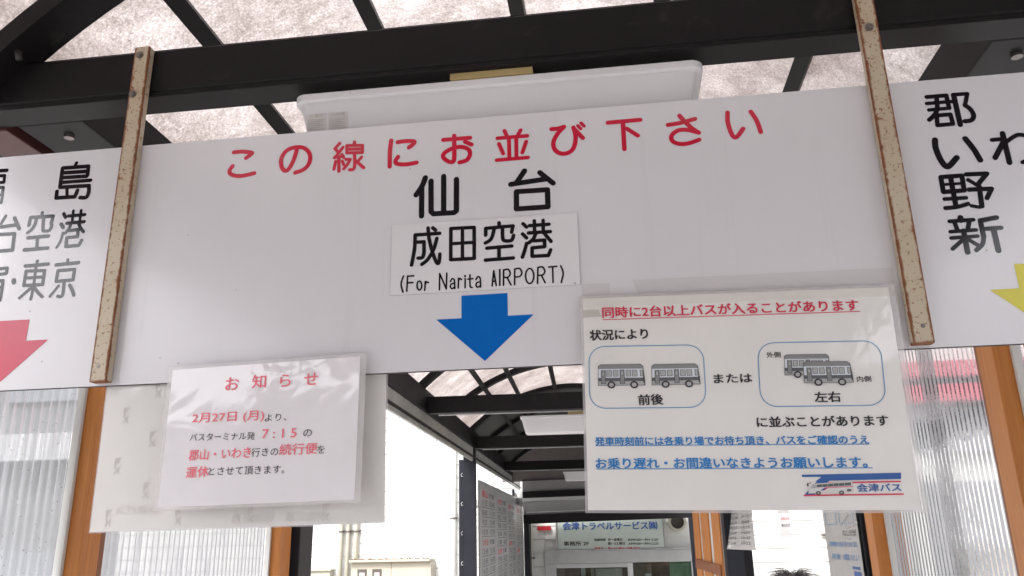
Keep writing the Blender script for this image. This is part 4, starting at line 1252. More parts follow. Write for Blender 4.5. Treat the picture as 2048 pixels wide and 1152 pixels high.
BQ = ((-0.7625, 0.330), (-0.3262, 0.332), (-0.3210, 0.0270), (-0.7588, 0.0234))
bk, bpap, bf = sheet('laminated_sheet', 'back of a large laminated sheet hanging behind the lower left of the signboard', 'sheet', BQ, 1.1225, 0.0006, (0.004, 0.006, 0.006, 0.004), 'paper_back')
m = MB()
KY = 1.1218


def fx_mark(m, x, h, s=1.0):
    """mirrored, sideways F and X of the film maker's back print"""
    w = 0.0022 * s
    L_ = []
    L_.append(['l', w, [(x, h), (x, h + 0.011 * s)]])
    L_.append(['l', w, [(x, h + 0.011 * s), (x + 0.009 * s, h + 0.011 * s)]])
    L_.append(['l', w, [(x + 0.0045 * s, h + 0.0105 * s), (x + 0.0045 * s, h + 0.004 * s)]])
    L_.append(['l', w, [(x, h - 0.003 * s), (x + 0.009 * s, h - 0.014 * s)]])
    L_.append(['l', w, [(x + 0.009 * s, h - 0.003 * s), (x, h - 0.014 * s)]])
    stroke_mesh(m, L_, KY)


for j, xx in enumerate((-0.735, -0.629, -0.520, -0.411)):
    for k in range(4):
        hx = 0.045 + k * 0.0735 - (0.0 if j % 2 == 0 else 0.0)
        fx_mark(m, xx + k * 0.004, hx, 0.85)
for j, xx in enumerate((-0.682,)):
    for k in range(4):
        fx_mark(m, xx + k * 0.001, 0.082 + k * 0.0735, 0.85)
m.build('film_print', 'print_film', bpap, kind='stuff')
m = MB()
for (s_, xa_, h_, xb_, hh) in (('会津バス', -0.655, 0.048, -0.722, 0.013), ('福島交通　福島交通', -0.405, 0.033, -0.545, 0.012)):
    put_text(m, (s_, xa_, h_, xb_, h_, hh, 'x', 0.3), KY)
m.build('show_through_print', 'show_through', bpap, kind='stuff')

# ================================================================== FAR SHELTER (frame 2)
fs_ = thing('bus_shelter', 'far bus shelter seen below the signboard, dark beams with a lined eave and columns', 'shelter', (-0.1, 6.0, 0.0), F2)
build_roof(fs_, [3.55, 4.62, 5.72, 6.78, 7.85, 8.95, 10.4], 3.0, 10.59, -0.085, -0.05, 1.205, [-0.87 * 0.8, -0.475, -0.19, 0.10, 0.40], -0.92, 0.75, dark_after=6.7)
for yb, h0 in ((4.77, 0.688), (6.9, 0.686), (9.5, 0.686)):
    m = MB()
    m.box(-0.919, 0.749, yb, yb + 0.06, H + h0, H + h0 + 0.10, 0.003)
    m.build('cross_beam', 'frame_metal', fs_)
    m = MB()
    m.box(-0.86, 0.72, yb + 0.062, yb + 0.075, H + h0 - 0.006, H + h0 + 0.0, 0.001)
    m.build('trim_strip', 'bright_trim', fs_)
for sgn, xi in ((-1, -0.92), (1, 0.75)):
    m = MB()
    a, b = sorted((xi, xi + sgn * 0.13))
    m.box(a, b, 3.0, 11.9, H + 0.697, H + 0.83, 0.003)
    m.build('eave_beam', 'frame_metal', fs_)
    m = MB()
    a, b = sorted((xi + sgn * 0.012, xi + sgn * 0.03))
    m.box(a, b, 3.0, 11.9, H + 0.628, H + 0.695, 0.002)
    m.build('eave_lining', 'eave_lining', fs_)
    m = MB()
    a, b = sorted((xi + sgn * 0.006, xi + sgn * 0.034))
    m.box(a, b, 3.0, 11.9, H + 0.612, H + 0.627, 0.001)
    m.build('lining_rail', 'frame_metal', fs_)
    m = MB()
    a, b = sorted((xi + sgn * 0.012, xi + sgn * 0.03))
    m.box(a, b, 3.0, 11.9, H + 0.583, H + 0.611, 0.002)
    m.build('eave_lining', 'eave_lining', fs_)
# left columns (6.9 and 11), each with a slotted side track
for yc in (6.9, 11.95):
    m = MB()
    m.box(-1.018 + (0.12 if yc > 8 else 0), -0.918 + (0.12 if yc > 8 else 0), yc, yc + 0.10, 0.0, H + 0.70, 0.004)
    cl = m.build('column', 'column_metal', fs_)
    m = MB()
    m.box(-1.058, -1.022, yc + 0.03, yc + 0.09, 0.0, H + 0.60, 0.003)
    m.build('side_track', 'column_metal', cl)
    for k in range(7):
        m = MB()
        zz = H + 0.46 - k * 0.235
        m.tube([(-1.021, yc + 0.012, zz), (-1.034, yc + 0.012, zz), (-1.036, yc + 0.012, zz + 0.02), (-1.024, yc + 0.012, zz + 0.026)], 0.003, 5)
        m.build('clip', 'bright_trim', cl)
# right column by the slatted screen
m = MB()
m.box(0.76, 0.855, 4.80, 4.90, 0.0, H + 0.69, 0.004)
m.build('column', 'column_metal', fs_)
m = MB()
m.box(0.858, 0.905, 4.83, 4.89, 0.0, H + 0.69, 0.003)
m.build('side_track', 'frame_metal', fs_)

# slatted timber screen on the right
sc_ = thing('slatted_screen', 'orange stained timber slat screen beside the dark column at lower right', 'screen', (0.75, 5.4, 0.0), F2)
m = MB()
m.box(0.7575, 0.7635, 4.90, 6.08, 0.95, H + 0.598, 0.001)
m.build('backing_panel', 'siding_white', sc_)
for (y0, y1) in ((4.90, 5.19), (5.34, 5.67), (5.79, 6.08)):
    m = MB()
    m.box(0.747, 0.7565, y0, y1, 0.9, H + 0.62, 0.002)
    m.build('slat', 'stained_wood', sc_)
for zz in (0.88, H + 0.60):
    m = MB()
    m.box(0.765, 0.80, 4.92, 6.0, zz, zz + 0.07, 0.002)
    m.build('rail', 'stained_wood', sc_)
m = MB()
m.box(0.735, 0.746, 4.92, 6.02, H - 0.26, H - 0.20, 0.002)
m.build('rail', 'stained_wood_dark', sc_)

ceiling_light(F2, -0.372, 0.30, 4.86, 0.668, 'white ceiling light hanging under the first dark beam of the far shelter')
lt2 = [o for o in COL.objects if o.name.startswith('ceiling_light')][-1]
m = MB()
m.box(-0.085, 0.05, 4.865, 4.93, H + 0.669, H + 0.687, 0.001)
m.build('wood_spacer', 'spacer_wood', lt2)
ceiling_light(F2, -0.255, 0.40, 9.62, 0.665, 'farthest white ceiling light, deep inside the far shelter')

# timetable on the left side between the far columns
tt = thing('timetable_board', 'large timetable board with red headings between the far left columns', 'timetable', (-0.93, 9.2, 0.6), F2)
m = MB()
m.box(-0.915, -0.901, 7.06, 11.88, H - 1.2, H + 0.415, 0.002)
m.build('panel', 'timetable_grey', tt)
m = MB()
m.box(-0.918, -0.896, 7.06, 11.9, H + 0.416, H + 0.437, 0.002)
m.build('frame', 'aluminium', tt)
cols_ = [(7.24, 8.25), (8.5, 9.45), (9.7, 10.5), (10.85, 11.7)]
mr, mk, ml = MB(), MB(), MB()
rnd = random.Random(3)


def vtext(mb_, s, y0, y1, z0, z1, x, wt=0.5):
    vs, fs2 = text_geo(s, wt)
    ax, bx = min(v[0] for v in vs), max(v[0] for v in vs)
    az, bz = min(v[1] for v in vs), max(v[1] for v in vs)
    for k, (dy, dz) in enumerate(((0, 0), (wt * 0.02 * (z1 - z0), wt * 0.04 * (z1 - z0)))):
        mb_.raw([(x + k * 0.0001, y0 + dy + (y1 - y0) * (v[0] - ax) / (bx - ax), z0 + dz + (z1 - z0) * (v[1] - az) / (bz - az)) for v in vs], fs2)


heads = ['郡山', 'いわき', '仙台', '新潟', '福島', '東京']
for ci, (a, b) in enumerate(cols_):
    z = H + 0.36 - ci * 0.02
    r = 0
    while z > H - 1.1:
        if r % (5 + ci % 2) == 0:
            vtext(mr, heads[(r // 5 + ci) % 6], a, a + (b - a) * 0.42, z - 0.058, z, -0.9002, 1.5)
            vtext(mk, '方面', a + (b - a) * 0.5, a + (b - a) * 0.9, z - 0.050, z - 0.006, -0.9002, 1.0)
            z -= 0.082
        else:
            vtext(mk, '%d:%02d  %d:%02d' % (6 + r, rnd.randrange(0, 60, 5), 9 + r, rnd.randrange(0, 60, 5)), a, b - 0.04, z - 0.046, z, -0.9002, 0.8)
            ml.box(-0.9008, -0.9002, a - 0.03, b + 0.02, z - 0.062, z - 0.057)
            z -= 0.082
        r += 1
mr.build('red_print', 'print_red', tt)
mk.build('timetable_print', 'print_darkgrey', tt, kind='stuff')
ml.build('ruled_lines', 'print_darkgrey', tt)

# canopy over the office entrance: stacked fascia panels with dark columns
FT = F2 @ Matrix.Translation((0, 10.6, H)) @ Matrix.Rotation(R(-0.9), 4, 'Y') @ Matrix.Translation((0, -10.6, -H))
cn = thing('entrance_canopy', 'grey fascia canopy on dark posts in front of the white building', 'canopy', (0.2, 10.6, 0.0), FT)
for (h0, h1, mt, yo, nm) in ((0.64, 1.25, 'fascia_brown', 0.10, 'upper_fascia'), (0.505, 0.637, 'fascia_grey', 0.06, 'shutter_box'), (0.427, 0.502, 'frame_metal', 0.02, 'dark_rail'),
                         (0.380, 0.425, 'fascia_light', 0.03, 'light_rail'), (0.222, 0.378, 'fascia_grey', 0.05, 'lower_fascia'), (0.112, 0.220, 'frame_metal', 0.0, 'front_beam')):
    m = MB()
    m.box(-1.05 if nm == 'upper_fascia' else -0.79, 1.36, 10.5 + yo, 10.62 + yo, H + h0, H + h1, 0.004)
    m.build(nm, mt, cn)
m = MB()
m.box(-0.74, 1.26, 10.46, 10.498, H + 0.245, H + 0.252, 0.001)
m.build('trim_strip', 'bright_trim', cn)
m = MB()
m.box(-1.5, 1.9, 10.73, 11.75, H + 0.36, H + 0.44, 0.004)
m.build('canopy_roof', 'fascia_grey', cn)
for xa_ in (-0.785, 1.25):
    m = MB()
    m.box(xa_, xa_ + (0.065 if xa_ < 0 else 0.105), 10.5, 10.6, 0.0, H + 0.111, 0.004)
    m.build('post', 'column_metal', cn)

# ================================================================== WHITE BUILDING (frame 1, wall at Y=12)
WY = 12.0
wb = thing('white_building', 'white building clad in horizontal siding beyond the shelters', 'building', (-2.0, WY, -0.12))
DX0, DX1 = -1.116, 0.951          # opening of the office front
m = MB()
m.box(-7.6, DX0 - 0.002, WY + 0.03, WY + 0.2, -0.12, 7.0)
m.box(DX1 + 0.002, 3.6, WY + 0.03, WY + 0.2, -0.12, 7.0)
m.box(DX0 - 0.002, DX1 + 0.002, WY + 0.03, WY + 0.2, H - 0.12, 7.0)
m.build('wall', 'siding_white', wb)
pitch = 0.18
z = H + 0.21 - 12 * pitch
while z < 6.9:
    for (xa_, xb_) in ((-7.6, -4.45), (-4.449, -1.30), (-1.299, DX0 - 0.003), (DX0 - 0.002, DX1 + 0.002), (DX1 + 0.003, 3.6)):
        if xa_ == DX0 - 0.002 and z < H - 0.13:
            continue
        m = MB()
        m.hexa([(xa_, WY + 0.004, z + 0.002), (xb_ - 0.004, WY + 0.004, z + 0.002), (xb_ - 0.004, WY + 0.029, z + 0.002), (xa_, WY + 0.029, z + 0.002)],
               [(xa_, WY + 0.012, z + pitch - 0.0045), (xb_ - 0.004, WY + 0.012, z + pitch - 0.0045), (xb_ - 0.004, WY + 0.029, z + pitch - 0.0045), (xa_, WY + 0.029, z + pitch - 0.0045)])
        m.build('siding_board', 'siding_white', wb)
    z += pitch
m = MB()
m.box(-7.8, 3.7, WY - 0.15, WY + 0.4, 7.0, 7.2, 0.01)
m.build('roof_edge', 'fascia_light', wb)
m = MB()
m.box(-7.6, 3.6, WY + 0.201, WY + 6, -0.12, 6.95)
m.build('body', 'siding_white', wb)

# office front: header, jambs, panes
off = thing('entrance_door', 'grey aluminium office door frame with glazed panes in the white wall', 'door', (-0.08, WY - 0.05, -0.12))
m = MB()
m.box(DX0, DX1, WY - 0.05, WY + 0.02, H - 0.30, H - 0.135, 0.004)
m.build('header', 'aluminium', off)
m = MB()
m.box(DX0 - 0.02, DX1 + 0.02, WY - 0.08, WY + 0.02, H - 0.133, H - 0.118, 0.003)
m.build('header_cap', 'bright_trim', off)
m = MB()
m.box(DX0, DX0 + 0.13, WY - 0.05, WY + 0.02, -0.12, H - 0.302, 0.004)
m.build('jamb', 'aluminium', off)
m = MB()
m.box(DX1 - 0.06, DX1, WY - 0.05, WY + 0.02, -0.12, H - 0.302, 0.004)
m.build('jamb', 'aluminium', off)
for (xa_, xb_) in ((-0.985, -0.965), (0.025, 0.10)):
    m = MB()
    m.box(xa_, xb_, WY - 0.045, WY + 0.015, -0.12, H - 0.303, 0.003)
    m.build('mullion', 'bright_trim', off)
m = MB()
m.box(-0.962, 0.023, WY - 0.04, WY + 0.01, H - 0.36, H - 0.304, 0.002)
m.build('sash_rail', 'fascia_light', off)
for (xa_, xb_, zt_) in ((-0.962, 0.023, H - 0.362), (0.102, DX1 - 0.062, H - 0.304)):
    m = MB()
    m.box(xa_, xb_, WY - 0.012, WY - 0.006, 0.3, zt_)
    m.build('pane', 'glass', off)
m = MB()
m.box(-0.96, 0.60, WY + 0.012, WY + 0.025, -0.1, H - 0.31)
m.build('interior', 'interior_brown', off)
m = MB()
m.box(0.602, DX1 - 0.062, WY - 0.004, WY + 0.010, -0.1, H - 0.31)
m.build('green_reflection', 'reflection_green', off)  # green panel standing in for a reflection in the right pane
for (xa_, xb_, za, zb_) in ((-0.42, -0.05, 0.15, 0.45), (-0.62, -0.56, 0.1, 0.42), (0.26, 0.34, 0.30, 0.46)):
    m = MB()
    m.box(xa_, xb_, WY - 0.003, WY + 0.010, H - za - zb_, H - 0.30 - za * 0.5)
    m.build('interior_paper', 'interior_pale', off)

# shop sign above the office
sg = thing('office_sign', 'pale green office sign with blue Japanese lettering above the aluminium door', 'sign', (-0.18, WY - 0.04, H - 0.11))
m = MB()
m.box(-0.925, 0.548, WY - 0.05, WY - 0.005, H - 0.112, H + 0.42, 0.003)
pn = m.build('panel', 'shop_sign', sg)
for xa_ in (-0.95, 0.552):
    m = MB()
    m.box(xa_, xa_ + 0.022, WY - 0.06, WY - 0.003, H - 0.112, H + 0.42, 0.002)
    m.build('side_frame', 'aluminium', sg)
tx = {}
for row in WALL_TEXT:
    tx.setdefault(row[6], []).append(row)
for col, mt in (('navy', 'print_navy'), ('black', 'print_black'), ('red', 'print_red')):
    for row in tx[col]:
        m = MB()
        put_text(m, row, WY - 0.053)
        m.build('text_line', mt, pn)

m = MB()
m.box(-1.215, -1.02, WY - 0.03, WY - 0.001, H + 0.150, H + 0.205, 0.003)
m.build('red_plate', 'sign_red', base=(-1.11, WY, H + 0.15), label='small red plate on the white siding left of the office sign', cat='sign')

# round vent hood
vt = thing('vent_hood', 'round white vent hood with dark mouth right of the office sign', 'vent', (0.80, WY, H + 0.13))
m = MB()
for k in range(24):
    a0, a1 = 2 * math.pi * k / 24, 2 * math.pi * (k + 1) / 24
    ro, ri = 0.120, 0.090
    q0 = [(0.745 + ro * math.cos(a), H + 0.222 + ro * math.sin(a)) for a in (a0, a1)]
    q1 = [(0.745 + ri * math.cos(a), H + 0.222 + ri * math.sin(a)) for a in (a0, a1)]
    m.poly([(q0[0][0], WY - 0.14, q0[0][1]), (q0[1][0], WY - 0.14, q0[1][1]), (q1[1][0], WY - 0.14, q1[1][1]), (q1[0][0], WY - 0.14, q1[0][1])])
    m.poly([(q0[0][0], WY - 0.14, q0[0][1]), (q0[0][0], WY + 0.003, q0[0][1]), (q0[1][0], WY + 0.003, q0[1][1]), (q0[1][0], WY - 0.14, q0[1][1])])
    m.poly([(q1[0][0], WY - 0.14, q1[0][1]), (q1[0][0], WY - 0.03, q1[0][1]), (q1[1][0], WY - 0.03, q1[1][1]), (q1[1][0], WY - 0.14, q1[1][1])])
m.build('hood', 'pipe_cream', vt)
m = MB()
m.disc((0.745, H + 0.222), 0.0895, WY - 0.07, WY - 0.04, 20)
m.build('mouth', 'fan_dark', vt)


def wall_pipe(x, r, ztop, zclamp, label, mat='pipe_cream'):
    t = thing('wall_pipe', label, 'pipe', (x, WY, -0.12), group='cream pipes on the white wall')
    m = MB()
    m.tube([(x, WY - 0.05, -0.12), (x, WY - 0.05, ztop)], r, 12)
    m.build('pipe', mat, t, smooth=True)
    for zc in zclamp:
        m = MB()
        m.tube([(x, WY - 0.05, zc - 0.012), (x, WY - 0.05, zc + 0.012)], r * 1.22, 12)
        m.box(x - r * 1.8, x + r * 1.8, WY - 0.03, WY - 0.008, zc - 0.012, zc + 0.012)
        m.build('clamp', 'screw_metal', t)


wall_pipe(-4.09, 0.030, 5.5, (H + 0.192, H - 1.2, H + 1.4), 'leftmost of the three cream pipes left of the cabinet')
wall_pipe(-3.985, 0.030, 5.5, (H + 0.192, H - 1.2, H + 1.4), 'middle one of the three cream pipes left of the cabinet')
wall_pipe(-3.865, 0.032, 5.5, (H + 0.192, H - 1.2, H + 1.4), 'rightmost of the three cream pipes left of the cabinet')
wall_pipe(-2.42, 0.035, 5.5, (H + 0.345, H - 1.2), 'single white pipe beside the slotted far column', 'siding_white')
wall_pipe(-1.32, 0.035, 4.5, (H - 0.22, H - 1.4), 'cream drain pipe left of the office sign')
wall_pipe(2.77, 0.060, 5.5, (H + 0.01,), 'thick white pipe on the wall behind the right opening', 'siding_white')

# electric cabinet with debris on its top
cb = thing('electric_cabinet', 'cream metal cabinet with two small windows and peeling debris along its top', 'cabinet', (-3.27, WY - 0.3, -0.12))
m = MB()
m.box(-3.84, -2.69, WY - 0.30, WY - 0.002, -0.12, H - 0.235, 0.005)
bd = m.build('body', 'cabinet_cream', cb)
m = MB()
m.box(-3.86, -2.70, WY - 0.36, WY - 0.002, H - 0.232, H - 0.200, 0.004)
m.build('rain_cap', 'cabinet_cream', cb)
m = MB()
m.box(-3.262, -3.256, WY - 0.3025, WY - 0.299, -0.10, H - 0.24)
m.build('door_seam', 'fan_dark', cb)
for xa_ in (-3.745, -3.53):
    m = MB()
    m.box(xa_, xa_ + 0.135, WY - 0.305, WY - 0.299, H - 0.50, H - 0.325)
    w_ = m.build('window', 'fan_dark', cb)
    m = MB()
    m.box(xa_ + 0.03, xa_ + 0.105, WY - 0.31, WY - 0.306, H - 0.47, H - 0.37)
    m.build('pane', 'interior_pale', w_)
m = MB()
rnd = random.Random(11)
for k in range(150):
    x = -3.84 + 1.13 * k / 150 + rnd.uniform(-0.01, 0.01)
    yy = WY - 0.355 + rnd.random() * 0.03
    h = rnd.uniform(0.006, 0.030) * (0.5 + 0.5 * math.sin(k * 0.21) ** 2)
    w = rnd.uniform(0.006, 0.02)
    z = H - 0.199
    m.hexa([(x, yy, z), (x + w, yy - 0.008, z), (x + w, yy + 0.01, z), (x, yy + 0.012, z)], [(x + rnd.uniform(-.01, .01), yy, z + h), (x + w * 0.6, yy, z + h * 0.7), (x + w * 0.6, yy + 0.005, z + h * 0.8), (x, yy + 0.006, z + h)])
m.build('debris', 'debris', cb, kind='stuff')
c2 = thing('small_cabinet', 'small cream box low on the wall left of the three pipes', 'cabinet', (-4.5, WY - 0.1, -0.12))
m = MB()
m.box(-4.85, -4.20, WY - 0.15, WY - 0.002, -0.12, H - 0.345, 0.004)
m.build('body', 'pipe_cream', c2)
m = MB()
m.box(-4.87, -4.18, WY - 0.18, WY - 0.002, H - 0.343, H - 0.320, 0.004)
m.build('lid', 'cabinet_cream', c2)

# right: window in the wall, second building with two red bands
wn_ = thing('wall_window', 'dark window with pale frame low on the right of the white wall', 'window', (3.1, WY, 0.8))
m = MB()
m.box(2.90, 3.45, WY - 0.03, WY + 0.003, 0.9, H - 0.17, 0.004)
m.build('frame', 'aluminium', wn_)
m = MB()
m.box(2.94, 3.41, WY - 0.036, WY - 0.031, 0.94, H - 0.21)
m.build('pane', 'fan_dark', wn_)

rb = thing('red_banded_building', 'white building with two red bands and grey shutters behind the right side wall', 'building', (8.0, 11.0, -0.12))
m = MB()
m.box(3.62, 16.0, 11.2, 18.0, -0.12, 6.5)
m.build('wall', 'siding_white', rb)
for (h0, h1) in ((1.922, 2.129), (1.604, 1.826)):
    m = MB()
    m.box(3.7, 15.8, 10.9, 11.199, H + h0, H + h1, 0.01)
    m.build('red_band', 'shop_red', rb)
for k in range(8):
    m = MB()
    xa_ = 3.8 + k * 1.5
    m.box(xa_, xa_ + 1.42, 11.08, 11.199, H + 0.98, H + 1.56, 0.01)
    m.build('shutter', 'shutter_grey', rb)
    m = MB()
    m.box(xa_, xa_ + 1.42, 11.08, 11.199, -0.1, H + 0.62, 0.01)
    m.build('shutter', 'shutter_grey', rb)

lb_ = thing('grey_building', 'grey concrete building with a pale ledge seen through the wet left side wall', 'building', (-13.0, 14.0, -0.12))
m = MB()
m.box(-30.0, -7.9, 13.0, 20.0, -0.12, 7.5)
m.build('wall', 'far_wall', lb_)
m = MB()
m.box(-30.1, -7.8, 12.6, 12.998, H + 1.45, H + 1.9, 0.01)
m.build('ledge', 'fascia_light', lb_)
for k in range(9):
    for zz in (0.5, 4.4):
        m = MB()
        m.box(-29 + k * 2.3, -27.4 + k * 2.3, 12.93, 12.999, zz, zz + 1.4, 0.01)
        m.build('window', 'soft_grey', lb_)

# unseen building added behind the photographer to be reflected in the gloss
bb = thing('backdrop_building', 'unseen backdrop building added behind the camera for reflections', 'building', (0, -28, -0.12))
m = MB()
m.box(-25, 25, -34, -28, -0.12, 8.0)
m.build('wall', 'far_wall', bb)
for k in range(12):
    m = MB()
    m.box(-24 + k * 4, -21.5 + k * 4, -27.999, -27.9, 1.0, 3.2, 0.02)
    m.build('window', 'shutter_grey', bb)

# ================================================================== HANGING PAPERS (right)
# poster taped along the wall plane, seen at a grazing angle
def side_sheet(name, label, cat, x, y0, y1, z0, z1, tilt, mat='paper_small', curl=0.0):
    t = thing(name, label, cat, (x, (y0 + y1) / 2, z1))
    m = MB()
    N = 8
    vs = []
    for s_ in (0, 1):
        for j in range(N + 1):
            for i in range(N + 1):
                u, v = i / N, j / N
                vs.append((x + s_ * 0.0008 + tilt * (1 - v) + curl * (1 - v) ** 2 * u, y0 + (y1 - y0) * u, z0 + (z1 - z0) * v))
    K = (N + 1) ** 2
    fs3 = []
    for j in range(N):
        for i in range(N):
            a = j * (N + 1) + i
            fs3.append((a, a + 1, a + N + 2, a + N + 1))
            fs3.append((K + a, K + a + N + 1, K + a + N + 2, K + a + 1))
    for i in range(N):
        fs3.append((i, K + i, K + i + 1, i + 1))
        a = N * (N + 1) + i
        fs3.append((a, a + 1, K + a + 1, K + a))
    m.raw(vs, fs3)
    p = m.build('paper', mat, t)
    return t, p


s1, s1p = side_sheet('side_poster', 'laminated poster with blue lines seen edge on, taped to the dark column at lower right', 'poster', 0.594, 2.26, 2.62, H - 0.115, H + 0.19, 0.0)


def side_text(par, s, x, ya, yb, z0, z1, mt, nm, wt=0.4):
    m = MB()
    vtext(m, s, ya, yb, z0, z1, x, wt)
    m.build(nm, mt, par)


X1 = 0.5934
side_text(s1p, '同時に2台以上バスが入ることがあります', X1, 2.60, 2.30, H + 0.150, H + 0.165, 'print_red', 'red_print', 0.8)
side_text(s1p, '前後または左右', X1, 2.58, 2.34, H + 0.075, H + 0.092, 'print_black', 'black_print')
side_text(s1p, 'に並ぶことがあります', X1, 2.42, 2.28, H - 0.002, H + 0.014, 'print_black', 'black_print')
side_text(s1p, '発車時刻前には各乗り場でお待ち頂き、', X1, 2.58, 2.28, H - 0.030, H - 0.016, 'print_blue', 'blue_print')
side_text(s1p, 'お乗り遅れ・お間違いなきよう', X1, 2.57, 2.28, H - 0.064, H - 0.048, 'print_blue', 'blue_print')
m = MB()
for (ya, yb) in ((2.59, 2.47), (2.43, 2.29)):
    for (za, zb_) in ((H + 0.145, H + 0.1465), (H + 0.03, H + 0.0315)):
        m.box(X1 - 0.0003, X1, yb, ya, za, zb_)
    for yy in (ya, yb):
        m.box(X1 - 0.0003, X1, yy - 0.0015, yy + 0.0015, H + 0.03, H + 0.1465)
m.build('blue_outline', 'print_boxblue', s1p)
m = MB()
m.box(X1 - 0.0003, X1, 2.285, 2.36, H - 0.085, H - 0.078)
m.box(X1 - 0.0003, X1, 2.285, 2.35, H - 0.104, H - 0.09)
m.build('logo_band', 'print_navy', s1p)

s2, s2p = side_sheet('hanging_paper', 'curled paper list with rows of small print beside the dark column', 'paper', 0.625, 4.22, 4.88, H - 0.06, H + 0.40, 0.0, 'paper_small', -0.07)
m = MB()
rnd = random.Random(5)
for r_ in range(8):
    zz = H - 0.035 + r_ * 0.026
    v = (zz - (H - 0.06)) / 0.46
    for (ya, yb) in ((4.82, 4.62), (4.50, 4.30)):
        vs, f4 = text_geo('%02d:%02d' % (rnd.randrange(6, 20), rnd.randrange(0, 60)), 0.4)
        ax, bx = min(q[0] for q in vs), max(q[0] for q in vs)
        az, bz = min(q[1] for q in vs), max(q[1] for q in vs)
        out = []
        for q in vs:
            y_ = ya + (yb - ya) * (q[0] - ax) / (bx - ax)
            z_ = zz + 0.013 * (q[1] - az) / (bz - az)
            u_ = (y_ - 4.22) / 0.66
            v_ = (z_ - (H - 0.06)) / 0.46
            out.append((0.625 - 0.07 * (1 - v_) ** 2 * u_ - 0.0012, y_, z_))
        m.raw(out, f4)
m.build('list_print', 'print_darkgrey', s2p, kind='stuff')
m = MB()
s3 = thing('small_notice', 'small pale notice with pink words hanging in the right opening', 'notice', (0.62, 3.4, H + 0.08))
m.box(0.602, 0.646, 3.40, 3.401, H - 0.005, H + 0.20, 0)
s3p = m.build('paper', 'paper_small', s3)
m = MB()
put_text(m, ('お知らせ', 0.611, 0.062, 0.643, 0.062, 0.011, 'x', 0.5), 3.3992)
m.build('pink_print', 'print_pink', s3p)
m = MB()
put_text(m, ('郡山行き', 0.611, 0.037, 0.643, 0.037, 0.011, 'x', 0.5), 3.3992)
m.build('black_print', 'print_darkgrey', s3p)

# clear plastic ties curling beside the side poster
m = MB()
rnd = random.Random(2)
for k in range(4):
    p0 = Vector((0.592, 2.27 + 0.02 * k, H + 0.055 - 0.012 * k))
    pts = []
    for i in range(14):
        a = i / 13 * (4.2 + k)
        rr = 0.010 + 0.004 * k - 0.0003 * i
        pts.append(p0 + Vector((-0.004 - rr * math.sin(a) * 0.9, -0.0015 * i, rr * math.cos(a) - 0.0016 * i)))
    m.tube(pts, 0.0009, 5)
m.build('plastic_tie', 'cable_tie', smooth=True, base=(0.59, 2.28, H + 0.03), label='curled clear plastic ties at the top right of the side poster', cat='tie')

# ================================================================== PERSON (only the hair shows at the bottom edge)
PX, PYY = 0.93, 5.0
pr_ = thing('person', 'person with tousled dark hair at the bottom edge, in a dark coat', 'person', (PX, PYY, 0.0))
TOP = H - 0.215                       # crown of the skull


def skin_body(name, joints, edges, mat, parent):
    me = bpy.data.meshes.new(name)
    b = BASE[parent][0]
    me.from_pydata([(j[0] + PX - b.x, j[1] + PYY - b.y, j[2] - b.z) for j in joints], edges, [])
    o = bpy.data.objects.new(name, me)
    COL.objects.link(o)
    o.parent = parent
    BASE[o] = BASE[parent]
    sk = o.modifiers.new('skin', 'SKIN')
    for i, j in enumerate(joints):
        me.skin_vertices[0].data[i].radius = (j[3], j[4] if len(j) > 4 else j[3])
    me.skin_vertices[0].data[0].use_root = True
    ss = o.modifiers.new('sub', 'SUBSURF')
    ss.levels = ss.render_levels = 2
    me.materials.append(MAT[mat])
    dg = bpy.context.evaluated_depsgraph_get()
    dg.update()
    nm = bpy.data.meshes.new_from_object(o.evaluated_get(dg))
    o.modifiers.clear()
    o.data = nm
    for p in nm.polygons:
        p.use_smooth = True
    return o


s = TOP / 1.70
body = [(0, 0, 0.93 * s, 0.12, 0.10), (0, 0.0, 1.10 * s, 0.11, 0.09), (0, 0.0, 1.28 * s, 0.135, 0.10), (0, 0.0, 1.40 * s, 0.10, 0.08), (0, 0.0, 1.475 * s, 0.05, 0.05),
        (0, -0.01, 1.54 * s, 0.06, 0.07), (0, -0.01, 1.60 * s, 0.072, 0.088), (0, 0.0, 1.655 * s, 0.052, 0.065),
        (0.16, 0, 1.38 * s, 0.055), (0.20, 0.02, 1.12 * s, 0.043), (0.21, -0.04, 0.90 * s, 0.032), (0.21, -0.06, 0.82 * s, 0.035, 0.018),
        (-0.16, 0, 1.38 * s, 0.055), (-0.20, 0.02, 1.12 * s, 0.043), (-0.21, -0.04, 0.90 * s, 0.032), (-0.21, -0.06, 0.82 * s, 0.035, 0.018),
        (0.09, 0, 0.86 * s, 0.085), (0.10, 0, 0.48 * s, 0.055), (0.10, 0.02, 0.09 * s, 0.038), (0.10, -0.10, 0.035, 0.032),
        (-0.09, 0, 0.86 * s, 0.085), (-0.10, 0, 0.48 * s, 0.055), (-0.10, 0.02, 0.09 * s, 0.038), (-0.10, -0.10, 0.035, 0.032)]
ed = [(0, 1), (1, 2), (2, 3), (3, 4), (4, 5), (5, 6), (6, 7), (3, 8), (8, 9), (9, 10), (10, 11), (3, 12), (12, 13), (13, 14), (14, 15), (0, 16), (16, 17), (17, 18), (18, 19), (0, 20), (20, 21), (21, 22), (22, 23)]
skin_body('body', body, ed, 'skin', pr_)
